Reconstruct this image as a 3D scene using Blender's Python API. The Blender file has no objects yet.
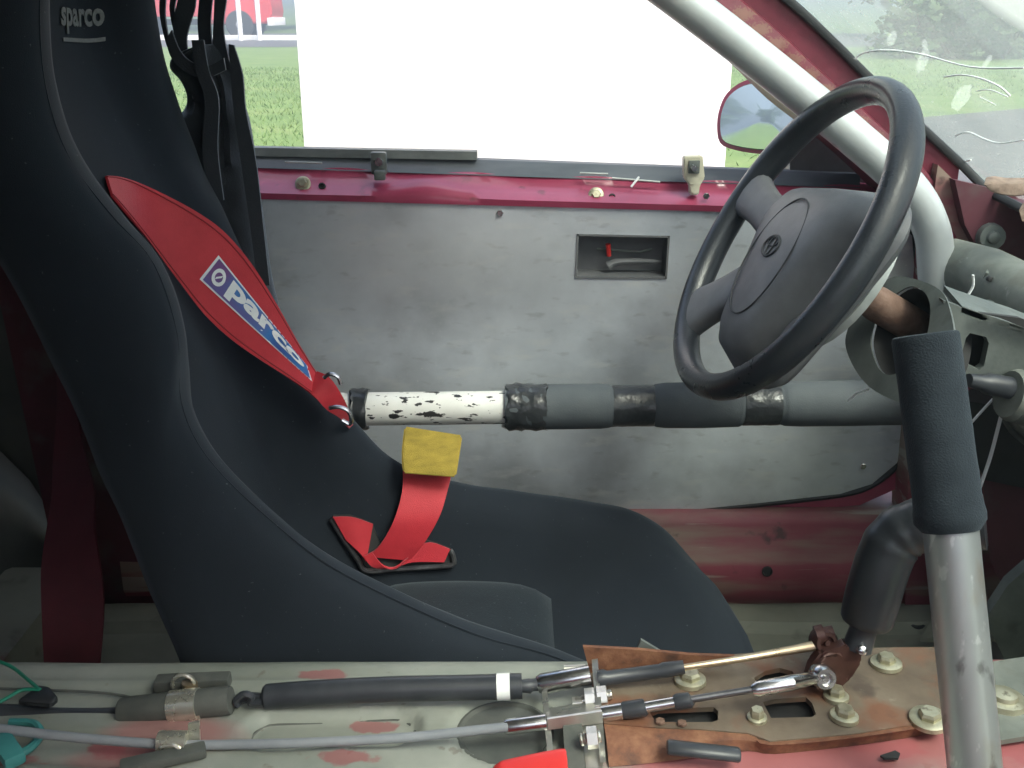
import bpy, bmesh, math, random
from mathutils import Vector, Matrix, noise
from mathutils.bvhtree import BVHTree
random.seed(7)
S = bpy.context.scene
COL = S.collection
V = Vector
R = math.radians
# ------------------------------------------------------------------ camera, sky, sun, exposure
PITCH = R(20)
cd = bpy.data.cameras.new('camera'); cam = bpy.data.objects.new('camera', cd); COL.objects.link(cam)
cam.location = (0, 0, 1.0); cam.rotation_euler = (R(90) - PITCH, 0, 0)
cd.sensor_width = 36; cd.lens = 36; cd.clip_start = .02; cd.clip_end = 1500
S.camera = cam
SUN_EL, SUN_AZ = R(54), R(-52)      # azimuth from +X towards +Y
w = bpy.data.worlds.new('World'); S.world = w; w.use_nodes = True
nt = w.node_tree; bg = nt.nodes['Background']
sk = nt.nodes.new('ShaderNodeTexSky'); sk.sky_type = 'NISHITA'; sk.sun_disc = False
sk.sun_elevation = SUN_EL; sk.sun_rotation = R(90) - SUN_AZ
sk.dust_density = 6; sk.air_density = 1.0; sk.ozone_density = .6
nt.links.new(sk.outputs[0], bg.inputs[0]); bg.inputs[1].default_value = .15
sd = bpy.data.lights.new('sun', 'SUN'); sun = bpy.data.objects.new('sun', sd); COL.objects.link(sun)
sd.energy = 1.5; sd.angle = R(20); sd.color = (1, .98, .95)
dv = V((math.cos(SUN_EL) * math.cos(SUN_AZ), math.cos(SUN_EL) * math.sin(SUN_AZ), math.sin(SUN_EL)))
sun.rotation_euler = dv.to_track_quat('Z', 'Y').to_euler()
S.view_settings.view_transform = 'Standard'; S.view_settings.look = 'None'
S.view_settings.exposure = 1.65; S.view_settings.gamma = 1

# ------------------------------------------------------------------ measuring the photograph
cs, sn = math.cos(PITCH), math.sin(PITCH)
EYE = V((0, 0, 1.0))
def ray(u, v):
    a, b = (u - 512) / 1024, (v - 384) / 1024
    return V((a, cs - b * sn, -sn - b * cs))
def PY(u, v, Y): r = ray(u, v); return EYE + r * (Y / r.y)
def PZ(u, v, Z): r = ray(u, v); return EYE + r * ((Z - 1.0) / r.z)
def PL(u, v, p, n):
    r = ray(u, v); return EYE + r * ((p - EYE).dot(n) / r.dot(n))

# ------------------------------------------------------------------ helpers
def cr(pts, n=6, closed=False):
    """Catmull-Rom through points (any vectors)"""
    out = []; N = len(pts); rng = N if closed else N - 1
    for i in range(rng):
        if closed: p0, p1, p2, p3 = pts[i - 1], pts[i], pts[(i + 1) % N], pts[(i + 2) % N]
        else: p0, p1, p2, p3 = pts[max(i - 1, 0)], pts[i], pts[i + 1], pts[min(i + 2, N - 1)]
        for k in range(n):
            t = k / n
            out.append(.5 * ((2 * p1) + (p2 - p0) * t + (2 * p0 - 5 * p1 + 4 * p2 - p3) * t * t + (3 * p1 - p0 - 3 * p2 + p3) * t ** 3))
    if not closed: out.append(pts[-1].copy())
    return out
def crf(vals, n):
    return [x.x for x in cr([V((a, 0, 0)) for a in vals], n)]
def frame(t):
    t = t.normalized(); a = V((0, 0, 1)) if abs(t.z) < .9 else V((1, 0, 0))
    x = a.cross(t).normalized(); return x, t.cross(x)
def tube(bm, pts, r, seg=12, caps=True, flat=1.0, noise_amp=0):
    n = len(pts); rs = r if isinstance(r, (list, tuple)) else [r] * n
    t0 = pts[1] - pts[0]; x, y = frame(t0); rings = []
    for i, p in enumerate(pts):
        t = (pts[min(i + 1, n - 1)] - pts[max(i - 1, 0)])
        if t.length < 1e-9: t = t0
        t.normalize(); x = (x - t * x.dot(t)).normalized(); y = t.cross(x)
        ring = []
        for k in range(seg):
            a = 2 * math.pi * k / seg
            q = rs[i] * (1 + (noise_amp * noise.noise(p * 60 + V((k, 0, 0))) if noise_amp else 0))
            ring.append(bm.verts.new(p + x * (q * math.cos(a)) + y * (q * flat * math.sin(a))))
        rings.append(ring)
    for a, b in zip(rings, rings[1:]):
        for k in range(seg): bm.faces.new((a[k], a[(k + 1) % seg], b[(k + 1) % seg], b[k]))
    if caps:
        bm.faces.new(rings[0][::-1]); bm.faces.new(rings[-1])
    return rings
def lathe(bm, o, axis, prof, seg=24, cap0=True, cap1=True):
    x, y = frame(axis); ax = axis.normalized(); rings = []
    for h, r in prof:
        rings.append([bm.verts.new(o + ax * h + x * (r * math.cos(2 * math.pi * k / seg)) + y * (r * math.sin(2 * math.pi * k / seg))) for k in range(seg)])
    for a, b in zip(rings, rings[1:]):
        for k in range(seg): bm.faces.new((a[k], a[(k + 1) % seg], b[(k + 1) % seg], b[k]))
    if cap0: bm.faces.new(rings[0][::-1])
    if cap1: bm.faces.new(rings[-1])
def loft(bm, secs, closed=True, caps=True):
    rings = [[bm.verts.new(p) for p in s] for s in secs]
    for a, b in zip(rings, rings[1:]):
        m = len(a)
        for k in range(m if closed else m - 1): bm.faces.new((a[k], a[(k + 1) % m], b[(k + 1) % m], b[k]))
    if caps and closed:
        bm.faces.new(rings[0][::-1]); bm.faces.new(rings[-1])
    return rings
def ribbon(bm, A, B, th, nrm=None):
    """flat webbing between edge lines A and B, thickness th"""
    secs = []
    n = len(A)
    for i in range(n):
        t = A[min(i + 1, n - 1)] - A[max(i - 1, 0)]
        m = nrm if nrm else (B[i] - A[i]).cross(t).normalized()
        secs.append([A[i] + m * th / 2, B[i] + m * th / 2, B[i] - m * th / 2, A[i] - m * th / 2])
    loft(bm, secs)
def plate(bm, outer, holes, vec):
    """polygon with holes extruded by vec"""
    edges = []
    for lp in [outer] + holes:
        vs = [bm.verts.new(p) for p in lp]
        edges += [bm.edges.new((vs[i], vs[(i + 1) % len(vs)])) for i in range(len(vs))]
    g = bmesh.ops.triangle_fill(bm, use_beauty=True, use_dissolve=False, edges=edges)
    fs = [f for f in g['geom'] if isinstance(f, bmesh.types.BMFace)]
    e = bmesh.ops.extrude_face_region(bm, geom=fs)
    bmesh.ops.translate(bm, verts=[v for v in e['geom'] if isinstance(v, bmesh.types.BMVert)], vec=vec)
def box(bm, c, size, rot=None, bev=0):
    g = bmesh.ops.create_cube(bm, size=1)
    M = Matrix.Translation(c) @ (rot.to_matrix().to_4x4() if rot else Matrix()) @ Matrix.Diagonal((*size, 1))
    bmesh.ops.transform(bm, matrix=M, verts=g['verts'])
    if bev:
        es = list({e for v in g['verts'] for e in v.link_edges})
        bmesh.ops.bevel(bm, geom=es, offset=bev, segments=2, affect='EDGES', profile=.6)
def axes(x, z):
    x = x.normalized(); y = z.cross(x).normalized(); z = x.cross(y)
    return Matrix((x, y, z)).transposed().to_quaternion()
def rootloc(o):
    while o.parent: o = o.parent
    return o.location
def obj(name, bm, mat, parent=None, ang=38, kind=None, base=None):
    bmesh.ops.recalc_face_normals(bm, faces=bm.faces)
    for f in bm.faces: f.smooth = True
    for e in bm.edges:
        if len(e.link_faces) == 2 and e.calc_face_angle(0) > R(ang): e.smooth = False
    L = rootloc(parent) if parent else (base if base else V((0, 0, 0)))
    for v in bm.verts: v.co -= L
    me = bpy.data.meshes.new(name); bm.to_mesh(me); bm.free()
    o = bpy.data.objects.new(name, me); COL.objects.link(o)
    me.materials.append(mat)
    if parent: o.parent = parent
    else: o.location = L
    if kind: o['kind'] = kind
    return o
def tag(o, label, cat, group=None):
    o['label'] = label; o['category'] = cat
    if group: o['group'] = group
    return o
def thing(name, label, cat, loc=(0, 0, 0), group=None):
    o = bpy.data.objects.new(name, None); COL.objects.link(o); o.location = loc; o.empty_display_size = .1
    return tag(o, label, cat, group)
NB = bmesh.new
def text_mesh(s, bold=.02):
    cu = bpy.data.curves.new('lettering', 'FONT'); cu.body = s; cu.offset = bold; cu.resolution_u = 4
    o = bpy.data.objects.new('lettering', cu); COL.objects.link(o)
    dg = bpy.context.evaluated_depsgraph_get(); me = o.evaluated_get(dg).to_mesh()
    vs = [v.co.copy() for v in me.vertices]; fs = [tuple(p.vertices) for p in me.polygons]
    o.evaluated_get(dg).to_mesh_clear(); bpy.data.objects.remove(o)
    x0 = min(v.x for v in vs); x1 = max(v.x for v in vs); y0 = min(v.y for v in vs); y1 = max(v.y for v in vs)
    return [((v.x - x0) / (x1 - x0), (v.y - y0) / (y1 - y0)) for v in vs], fs

# ------------------------------------------------------------------ materials
def mat(name, cols, rough=.6, metal=0, scale=20, detail=4, stretch=(1, 1, 1), bump=0, bscale=200, rvar=0, sheen=0,
        patches=(), coat=0, spec=.5, contrast=(.3, .7), bdist=.001):
    m = bpy.data.materials.new(name); m.use_nodes = True; t = m.node_tree; N = t.nodes; L = t.links
    b = N['Principled BSDF']; b.inputs['Roughness'].default_value = rough; b.inputs['Metallic'].default_value = metal
    b.inputs['Specular IOR Level'].default_value = spec
    if coat: b.inputs['Coat Weight'].default_value = coat; b.inputs['Coat Roughness'].default_value = .12
    if sheen:
        b.inputs['Sheen Weight'].default_value = sheen; b.inputs['Sheen Roughness'].default_value = .5
        b.inputs['Sheen Tint'].default_value = (.75, .88, 1, 1)
    tc = N.new('ShaderNodeTexCoord'); mp = N.new('ShaderNodeMapping'); mp.inputs['Scale'].default_value = stretch
    L.new(tc.outputs['Object'], mp.inputs[0])
    nz = N.new('ShaderNodeTexNoise'); nz.inputs['Scale'].default_value = scale; nz.inputs['Detail'].default_value = detail
    nz.inputs['Roughness'].default_value = .62
    L.new(mp.outputs[0], nz.inputs['Vector'])
    rp = N.new('ShaderNodeValToRGB'); e = rp.color_ramp.elements
    lo, hi = contrast
    e[0].position = lo; e[1].position = hi
    e[0].color = (*cols[0], 1); e[1].color = (*cols[-1], 1)
    for i, c in enumerate(cols[1:-1]):
        x = rp.color_ramp.elements.new(lo + (hi - lo) * (i + 1) / (len(cols) - 1)); x.color = (*c, 1)
    L.new(nz.outputs[0], rp.inputs[0]); out = rp.outputs[0]
    for pc in patches:          # (colour, scale, threshold, softness, stretch[, extra node socket])
        c, s_, th, so, st = pc[:5]
        mp2 = N.new('ShaderNodeMapping'); mp2.inputs['Scale'].default_value = st; L.new(tc.outputs['Object'], mp2.inputs[0])
        mp2.inputs['Rotation'].default_value = (0, pc[7] if len(pc) > 7 else 0, 0); mp2.inputs['Location'].default_value = pc[6] if len(pc) > 6 else (3.1 * s_ % 7, 1.7, 2.3)
        n2 = N.new('ShaderNodeTexNoise'); n2.inputs['Scale'].default_value = s_; n2.inputs['Detail'].default_value = 6
        L.new(mp2.outputs[0], n2.inputs['Vector'])
        mr = N.new('ShaderNodeMapRange'); mr.inputs[1].default_value = th; mr.inputs[2].default_value = th + so
        mr.inputs[4].default_value = pc[5] if len(pc) > 5 else 1
        L.new(n2.outputs[0], mr.inputs[0])
        mx = N.new('ShaderNodeMixRGB'); mx.inputs[2].default_value = (*c, 1)
        L.new(mr.outputs[0], mx.inputs[0]); L.new(out, mx.inputs[1]); out = mx.outputs[0]
    L.new(out, b.inputs['Base Color'])
    if rvar:
        mr = N.new('ShaderNodeMapRange'); mr.inputs[3].default_value = rough - rvar; mr.inputs[4].default_value = rough + rvar
        L.new(nz.outputs[0], mr.inputs[0]); L.new(mr.outputs[0], b.inputs['Roughness'])
    if bump:
        n3 = N.new('ShaderNodeTexNoise'); n3.inputs['Scale'].default_value = bscale; n3.inputs['Detail'].default_value = 3
        L.new(mp.outputs[0], n3.inputs['Vector'])
        bp = N.new('ShaderNodeBump'); bp.inputs['Strength'].default_value = bump; bp.inputs['Distance'].default_value = bdist
        L.new(n3.outputs[0], bp.inputs['Height']); L.new(bp.outputs[0], b.inputs['Normal'])
    m['_out'] = out.node.name
    return m
def add_region(m, colour, p, radius, soft, amp=.03, nscale=25, amount=1.0):
    """a stain or paint patch of its own shape round the object-space point p"""
    t = m.node_tree; N = t.nodes; L = t.links; b = N['Principled BSDF']
    src = b.inputs['Base Color'].links[0].from_socket
    tc = [n for n in N if n.type == 'TEX_COORD'][0]
    nz = N.new('ShaderNodeTexNoise'); nz.inputs['Scale'].default_value = nscale; nz.inputs['Detail'].default_value = 5
    L.new(tc.outputs['Object'], nz.inputs['Vector'])
    sb = N.new('ShaderNodeVectorMath'); sb.operation = 'SUBTRACT'; sb.inputs[1].default_value = p
    L.new(tc.outputs['Object'], sb.inputs[0])
    dvn = N.new('ShaderNodeVectorMath'); dvn.operation = 'DIVIDE'; dvn.inputs[1].default_value = radius
    L.new(sb.outputs[0], dvn.inputs[0])
    ln = N.new('ShaderNodeVectorMath'); ln.operation = 'LENGTH'; L.new(dvn.outputs[0], ln.inputs[0])
    ad = N.new('ShaderNodeMath'); ad.operation = 'MULTIPLY_ADD'; ad.inputs[1].default_value = amp
    L.new(nz.outputs[0], ad.inputs[0]); L.new(ln.outputs['Value'], ad.inputs[2])
    mr = N.new('ShaderNodeMapRange'); mr.inputs[1].default_value = 1 + amp * .5 + soft; mr.inputs[2].default_value = 1 + amp * .5 - soft
    mr.inputs[4].default_value = amount
    L.new(ad.outputs[0], mr.inputs[0])
    mx = N.new('ShaderNodeMixRGB'); mx.inputs[2].default_value = (*colour, 1)
    L.new(mr.outputs[0], mx.inputs[0]); L.new(src, mx.inputs[1]); L.new(mx.outputs[0], b.inputs['Base Color'])

M = {}
dust = ((.35, .36, .36), 420, .80, .03, (1, 1, 1))
M['fabric'] = mat('black_stretch_fabric', [(.008, .012, .018), (.012, .017, .025)], .85, scale=9, bump=.35, bscale=1400, sheen=.12, spec=.25, bdist=.0006,
                  patches=[((.09, .10, .11), 300, .705, .04, (1, 1, 1), .8)])
M['cushion'] = mat('dusty_black_fabric', [(.008, .012, .017), (.012, .017, .023)], .9, scale=30, bump=.5, bscale=900, sheen=.15, spec=.2,
                   patches=[((.10, .11, .12), 260, .66, .08, (1, 1, 1), .7)])
M['logo'] = mat('grey_embroidery', [(.13, .14, .14), (.19, .20, .20)], .8, scale=300)
M['logo_shadow'] = M['logo']
M['red_web'] = mat('red_webbing', [(.47, .014, .028), (.58, .028, .042)], .55, scale=30, bump=.5, bscale=1500, stretch=(1, 1, 1), sheen=.15)
M['rust_red'] = mat('dark_red_thread', [(.25, .012, .02), (.32, .02, .03)], .7)
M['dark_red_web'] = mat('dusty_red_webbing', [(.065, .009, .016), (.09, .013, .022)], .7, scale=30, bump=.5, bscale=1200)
M['yellow_web'] = mat('yellow_webbing', [(.26, .19, .02), (.40, .29, .035)], .7, scale=60, bump=.8, bscale=900, stretch=(1, 1, 3))
M['patch'] = mat('blue_patch', [(.02, .06, .26), (.03, .16, .45), (.16, .06, .22)], .5, scale=16, detail=1)
M['white_print'] = mat('white_print', [(.72, .74, .78), (.82, .84, .86)], .5, scale=100)
M['chrome'] = mat('steel_buckle', [(.55, .55, .55), (.72, .72, .72)], .25, 1, scale=60, rvar=.1)
M['dark_steel'] = mat('dark_steel_slot_trim', [(.06, .06, .065), (.2, .2, .21)], .35, .8, scale=50)
M['black_cloth'] = mat('black_cloth', [(.014, .018, .025), (.024, .029, .038)], .8, scale=14, bump=.5, bscale=500, sheen=.4)
M['blue_cloth'] = mat('navy_cloth', [(.012, .022, .055), (.018, .032, .075)], .8, scale=14, bump=.4, bscale=900, sheen=.4)
M['alu'] = mat('scuffed_aluminium_sheet', [(.50, .535, .59), (.62, .66, .72), (.75, .79, .85)], .36, .42, scale=6, detail=9, stretch=(1, 1, 1.3), rvar=.05,
               bump=.2, bscale=120, bdist=.0005, contrast=(.3, .7),
               patches=[((.25, .26, .28), 7, .50, .24, (1, 1, 1), .65, (1, 2, 3), 0), ((.74, .75, .75), 60, .56, .18, (.3, 1, 1), .6, (3, 1, 2), .7), ((.30, .31, .33), 90, .60, .14, (.4, 1, 1), .4, (0, 1, 5), -.5),
                        ((.78, .78, .77), 320, .66, .06, (1, 1, 1), .5)])
M['red_paint'] = mat('red_body_paint', [(.31, .045, .095), (.40, .065, .13)], .33, scale=12, coat=.5, rvar=.06, bump=.1, bscale=30,
                     patches=[((.12, .03, .035), 40, .62, .1, (1, 1, 1), .7)])
M['red_worn'] = mat('worn_red_sill_paint', [(.18, .036, .054), (.25, .05, .075)], .5, scale=10, rvar=.1, bump=.2, bscale=60,
                    patches=[((.24, .21, .16), 7, .47, .12, (.35, 1, 2.2), .75), ((.38, .36, .31), 13, .57, .05, (.25, 1, 4), .7), ((.05, .03, .03), 30, .66, .08, (1, 1, 1), .8)])
M['red_rough'] = mat('rusty_flaking_red_pillar', [(.10, .012, .026), (.17, .02, .04)], .5, scale=20, rvar=.1, bump=.5, bscale=120)
M['shadow_maroon'] = mat('dark_maroon_shadow_paint', [(.07, .02, .03), (.12, .03, .045)], .6, scale=9, bump=.3, bscale=50,
                       patches=[((.10, .10, .09), 12, .55, .15, (1, 1, 1), .8)])  # body paint made darker, shade put into its colour
M['seal'] = mat('black_rubber_seal', [(.010, .012, .014), (.02, .022, .025)], .5, scale=40)
M['beltseal'] = mat('dusty_grey_window_seal', [(.07, .085, .10), (.12, .135, .15)], .6, scale=30, stretch=(.3, 1, 1))
M['tube'] = mat('silver_painted_tube', [(.46, .49, .50), (.55, .58, .58)], .38, .25, scale=18, rvar=.06, patches=[((.35, .36, .36), 60, .70, .06, (1, 1, 1), .7)])
M['tube_white'] = mat('white_painted_tube_scuffed', [(.74, .74, .70), (.84, .84, .80)], .4, scale=20,
                      patches=[((.03, .03, .03), 110, .60, .02, (.45, 1, 1.2), 1, (2, 5, 1), .3), ((.05, .05, .05), 200, .66, .02, (.5, 1, 1.0))])
M['foam'] = mat('grey_foam_padding', [(.075, .088, .10), (.10, .115, .125)], .75, scale=25, bump=.3, bscale=600)
M['shrink'] = mat('black_heat_shrink', [(.012, .014, .017), (.022, .025, .03)], .34, scale=20, rvar=.08, bump=.5, bscale=45, bdist=.002)
M['tape'] = mat('black_glossy_tape', [(.022, .025, .028), (.05, .055, .06)], .28, scale=30, bump=.8, bscale=55, bdist=.003)
M['grip'] = mat('black_foam_grip', [(.014, .019, .025), (.021, .028, .035)], .9, scale=60, bump=.6, bscale=900, sheen=.08, spec=.2)
M['leather'] = mat('black_leather_rim', [(.022, .026, .032), (.036, .041, .049)], .30, scale=25, rvar=.12, bump=.35, bscale=420, bdist=.0008)
M['plastic'] = mat('charcoal_plastic', [(.122, .126, .136), (.158, .163, .172)], .5, scale=40, bump=.25, bscale=1300, bdist=.0005)
M['line'] = mat('dark_seam', [(.025, .028, .032), (.035, .038, .042)], .6)
M['greyplastic'] = mat('light_grey_cast_boss', [(.34, .37, .36), (.46, .49, .48)], .5, .2, scale=20, bump=.3, bscale=150)
M['zinc'] = mat('grey_zinc_casting', [(.11, .125, .12), (.19, .21, .20)], .5, .35, scale=22, rvar=.1, bump=.25, bscale=200,
                patches=[((.09, .10, .09), 30, .58, .12, (1, 1, 1), .7)])
M['crosstube'] = mat('primer_grey_tube', [(.13, .145, .128), (.21, .225, .20)], .6, .1, scale=24, bump=.25, bscale=120,
                     patches=[((.12, .12, .10), 30, .58, .12, (1, 1, 1), .7), ((.42, .43, .40), 50, .66, .08, (1, 1, 1), .5)])
M['rust'] = mat('rusty_steel', [(.085, .05, .038), (.16, .095, .07), (.24, .16, .125)], .75, .15, scale=40, detail=8, bump=.6, bscale=220)
M['rustplate'] = mat('greasy_rusty_plate', [(.088, .064, .047), (.148, .114, .082), (.21, .17, .128)], .6, .2, scale=14, detail=8, rvar=.12, bump=.4, bscale=160,
                     patches=[((.19, .075, .04), 16, .52, .12, (1, 1, 1), .8), ((.07, .05, .04), 24, .60, .1, (1, 1, 1), .8), ((.30, .27, .20), 60, .64, .08, (1, 1, 1), .5)])
M['rustflange'] = mat('orange_rust_flange', [(.075, .035, .025), (.17, .07, .038), (.25, .12, .065)], .75, .1, scale=70, detail=8, bump=.7, bscale=200)
M['brown'] = mat('greasy_brown_lever', [(.05, .022, .02), (.10, .045, .035)], .42, .4, scale=30, rvar=.1, bump=.3, bscale=120)
M['tunnel'] = mat('stripped_tunnel_paint', [(.18, .20, .175), (.235, .25, .22), (.30, .31, .28)], .55, scale=9, detail=7, rvar=.1, bump=.25, bscale=70,
                  patches=[((.20, .21, .17), 16, .56, .12, (.6, 1.6, 1), .7), ((.26, .05, .06), 9, .645, .02, (.8, 1.6, 1), .75), ((.15, .13, .11), 60, .66, .05, (1, 1, 1), .7)])
M['floor'] = mat('dusty_floor_paint', [(.17, .18, .145), (.25, .26, .21)], .65, scale=8, detail=7, rvar=.1, bump=.3, bscale=50,
                 patches=[((.10, .09, .075), 20, .58, .12, (1, 1, 1), .7), ((.15, .03, .035), 7, .64, .05, (1, 1, 1), .6)])
M['trim'] = mat('dark_rear_trim', [(.05, .058, .052), (.085, .095, .085)], .7, scale=8, bump=.2, bscale=60)
M['headliner'] = mat('bare_grey_roof_skin', [(.20, .21, .21), (.26, .27, .27)], .6, scale=5)
M['zincplate'] = mat('bright_zinc_plate', [(.50, .50, .46), (.68, .67, .62)], .3, .9, scale=40, rvar=.1)
M['gold'] = mat('yellow_zinc_clip', [(.62, .60, .50), (.80, .78, .68)], .28, .8, scale=50, rvar=.1)
M['brass'] = mat('yellow_passivated_rod', [(.50, .38, .24), (.66, .54, .38)], .3, .9, scale=50, rvar=.1)
M['bolt'] = mat('dull_yellow_zinc_bolt', [(.36, .34, .24), (.55, .53, .40)], .42, .7, scale=90, rvar=.12, patches=[((.14, .11, .08), 130, .62, .1, (1, 1, 1), .8)])
M['hose'] = mat('black_rubber_hose', [(.025, .028, .034), (.042, .046, .054)], .38, scale=40, rvar=.08)
M['rubber'] = mat('dusty_grey_rubber', [(.06, .066, .06), (.10, .105, .095)], .6, scale=40, bump=.3, bscale=200)
M['greycable'] = mat('grey_plastic_cable_sheath', [(.19, .205, .225), (.25, .265, .285)], .4, scale=40)
M['white_tie'] = mat('white_nylon', [(.76, .78, .78), (.82, .83, .83)], .4)
M['redplastic'] = mat('red_plastic', [(.62, .03, .03), (.70, .045, .04)], .35, scale=20)
M['teal'] = mat('teal_plastic', [(.03, .17, .17), (.06, .26, .25)], .45, scale=30)
M['green'] = mat('green_wire', [(.01, .16, .10), (.02, .22, .14)], .4)
M['brass_dull'] = mat('browned_weld', [(.13, .05, .05), (.24, .13, .11)], .6, scale=60, bump=.5, bscale=150)
M['tan'] = mat('torn_tan_foam', [(.16, .11, .085), (.30, .225, .18)], .85, scale=60, bump=.8, bscale=200)
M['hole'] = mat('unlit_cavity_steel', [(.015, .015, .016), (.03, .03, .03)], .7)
M['beige'] = mat('beige_nylon_clip', [(.55, .52, .40), (.66, .63, .50)], .45, scale=40)
M['mirror'] = mat('mirror_glass', [(.72, .78, .80), (.80, .84, .85)], .04, 1, scale=8)
M['board'] = mat('white_board', [(.78, .78, .78), (.82, .82, .82)], .6, scale=3)
M['truckred'] = mat('red_truck_paint', [(.52, .03, .035), (.60, .05, .05)], .35, scale=4)
M['whitepaint'] = mat('white_paint', [(.74, .75, .74), (.82, .82, .80)], .5, scale=6)
M['tyre'] = mat('tyre_rubber', [(.02, .02, .02), (.04, .04, .04)], .8)
M['steelrim'] = mat('grey_wheel_rim', [(.5, .5, .5), (.6, .6, .6)], .4, .6)
M['grass'] = mat('grass_ground', [(.08, .145, .035), (.12, .19, .05), (.16, .21, .07)], .9, scale=1.2, detail=8, bump=.5, bscale=30, bdist=.02)
M['blade'] = mat('grass_blades', [(.09, .17, .04), (.13, .21, .06), (.18, .23, .08)], .7, scale=.8)
M['asphalt'] = mat('asphalt', [(.075, .078, .08), (.11, .112, .112)], .85, scale=4, detail=9, bump=.4, bscale=150)
M['bark'] = mat('bark', [(.06, .045, .03), (.11, .085, .06)], .9, scale=6, bump=.6, bscale=20)
M['leaf'] = mat('tree_leaves', [(.035, .075, .03), (.06, .11, .04), (.085, .13, .05)], .6, scale=.9)
M['leaf2'] = mat('bush_leaves', [(.05, .10, .035), (.085, .14, .05), (.11, .16, .06)], .6, scale=1.3)
# glass of the windscreen: clear, with a film of dust
g = bpy.data.materials.new('dusty_windscreen_glass'); g.use_nodes = True; t = g.node_tree; N = t.nodes; L = t.links
for n in list(N):
    if n.type != 'OUTPUT_MATERIAL': N.remove(n)
out = [n for n in N if n.type == 'OUTPUT_MATERIAL'][0]
tr = N.new('ShaderNodeBsdfTransparent'); tr.inputs[0].default_value = (.80, .90, .84, 1)
gl = N.new('ShaderNodeBsdfGlossy'); gl.inputs['Roughness'].default_value = .03
df = N.new('ShaderNodeBsdfDiffuse'); df.inputs[0].default_value = (.62, .68, .64, 1)
tl = N.new('ShaderNodeBsdfTranslucent'); tl.inputs[0].default_value = (.62, .70, .64, 1)
film = N.new('ShaderNodeMixShader'); L.new(df.outputs[0], film.inputs[1]); L.new(tl.outputs[0], film.inputs[2])
tc = N.new('ShaderNodeTexCoord'); nz = N.new('ShaderNodeTexNoise'); nz.inputs['Scale'].default_value = 7; nz.inputs['Detail'].default_value = 8
L.new(tc.outputs['Object'], nz.inputs['Vector'])
mr = N.new('ShaderNodeMapRange'); mr.inputs[1].default_value = .35; mr.inputs[2].default_value = .75; mr.inputs[3].default_value = .20; mr.inputs[4].default_value = .42
L.new(nz.outputs[0], mr.inputs[0])
n2 = N.new('ShaderNodeTexNoise'); n2.inputs['Scale'].default_value = 420; L.new(tc.outputs['Object'], n2.inputs['Vector'])
m2 = N.new('ShaderNodeMapRange'); m2.inputs[1].default_value = .66; m2.inputs[2].default_value = .72; m2.inputs[4].default_value = .25
L.new(n2.outputs[0], m2.inputs[0])
ad = N.new('ShaderNodeMath'); ad.operation = 'ADD'; ad.use_clamp = True; L.new(mr.outputs[0], ad.inputs[0]); L.new(m2.outputs[0], ad.inputs[1])
GLASS_ADD = ad; GT = t; GTC = tc
mx1 = N.new('ShaderNodeMixShader'); L.new(ad.outputs[0], mx1.inputs[0]); L.new(tr.outputs[0], mx1.inputs[1]); L.new(film.outputs[0], mx1.inputs[2])
mx2 = N.new('ShaderNodeMixShader'); mx2.inputs[0].default_value = .06; L.new(mx1.outputs[0], mx2.inputs[1]); L.new(gl.outputs[0], mx2.inputs[2])
L.new(mx2.outputs[0], out.inputs[0]); M['glass'] = g
# thin whitish wipe marks on the glass
g = bpy.data.materials.new('whitish_smear'); g.use_nodes = True; t = g.node_tree; N = t.nodes; L = t.links
N.remove(N['Principled BSDF']); out = [n for n in N if n.type == 'OUTPUT_MATERIAL'][0]
a_ = N.new('ShaderNodeBsdfTransparent'); b = N.new('ShaderNodeBsdfTranslucent'); b.inputs[0].default_value = (.85, .88, .85, 1); c = N.new('ShaderNodeMixShader'); c.inputs[0].default_value = .09
L.new(a_.outputs[0], c.inputs[1]); L.new(b.outputs[0], c.inputs[2]); L.new(c.outputs[0], out.inputs[0])
M['smear'] = g

# ------------------------------------------------------------------ the ground outside
bm = NB()
xs = [-120 + 6 * i for i in range(41)]; ys = [-60 + 6 * i for i in range(61)]
G = [[bm.verts.new((x, y, (0 if y < 55 else .02 * (y - 55)))) for y in ys] for x in xs]
for i in range(len(xs) - 1):
    for j in range(len(ys) - 1): bm.faces.new((G[i][j], G[i + 1][j], G[i + 1][j + 1], G[i][j + 1]))
obj('ground', bm, M['grass'], kind='structure')
bm = NB()
bm.faces.new([bm.verts.new((x, y, .005)) for x, y in [(2.2, -8), (2.5, 5), (2.95, 8), (3.9, 10.4), (6, 11.8), (60, 17), (60, -8)]])
obj('road', bm, M['asphalt'], kind='structure')
bm = NB()
bm.faces.new([bm.verts.new((x, y, .006)) for x, y in [(-90, 31), (-6, 32), (60, 33), (60, 52), (-90, 52)]])
obj('road', bm, M['asphalt'], kind='structure')
bm = NB()
for _ in range(26000):
    if random.random() < .6: x, y = random.uniform(-6, -1.0), random.uniform(6, 20)
    else: x, y = random.uniform(1, 9), random.uniform(5, 24)
    if x > 2 and y < 12.6 + .1 * x and x > 2.3 + max(0, (y - 8)) * .5: continue
    h = random.uniform(.025, .055); a = random.uniform(0, 6.28); wd = random.uniform(.004, .009)
    d = V((math.cos(a), math.sin(a), 0)); o = V((x, y, 0)); ln = V((random.uniform(-.04, .04), random.uniform(-.04, .04), h))
    bm.faces.new([bm.verts.new(o + d * wd), bm.verts.new(o - d * wd), bm.verts.new(o + ln)])
obj('grass', bm, M['blade'], kind='stuff')

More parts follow.
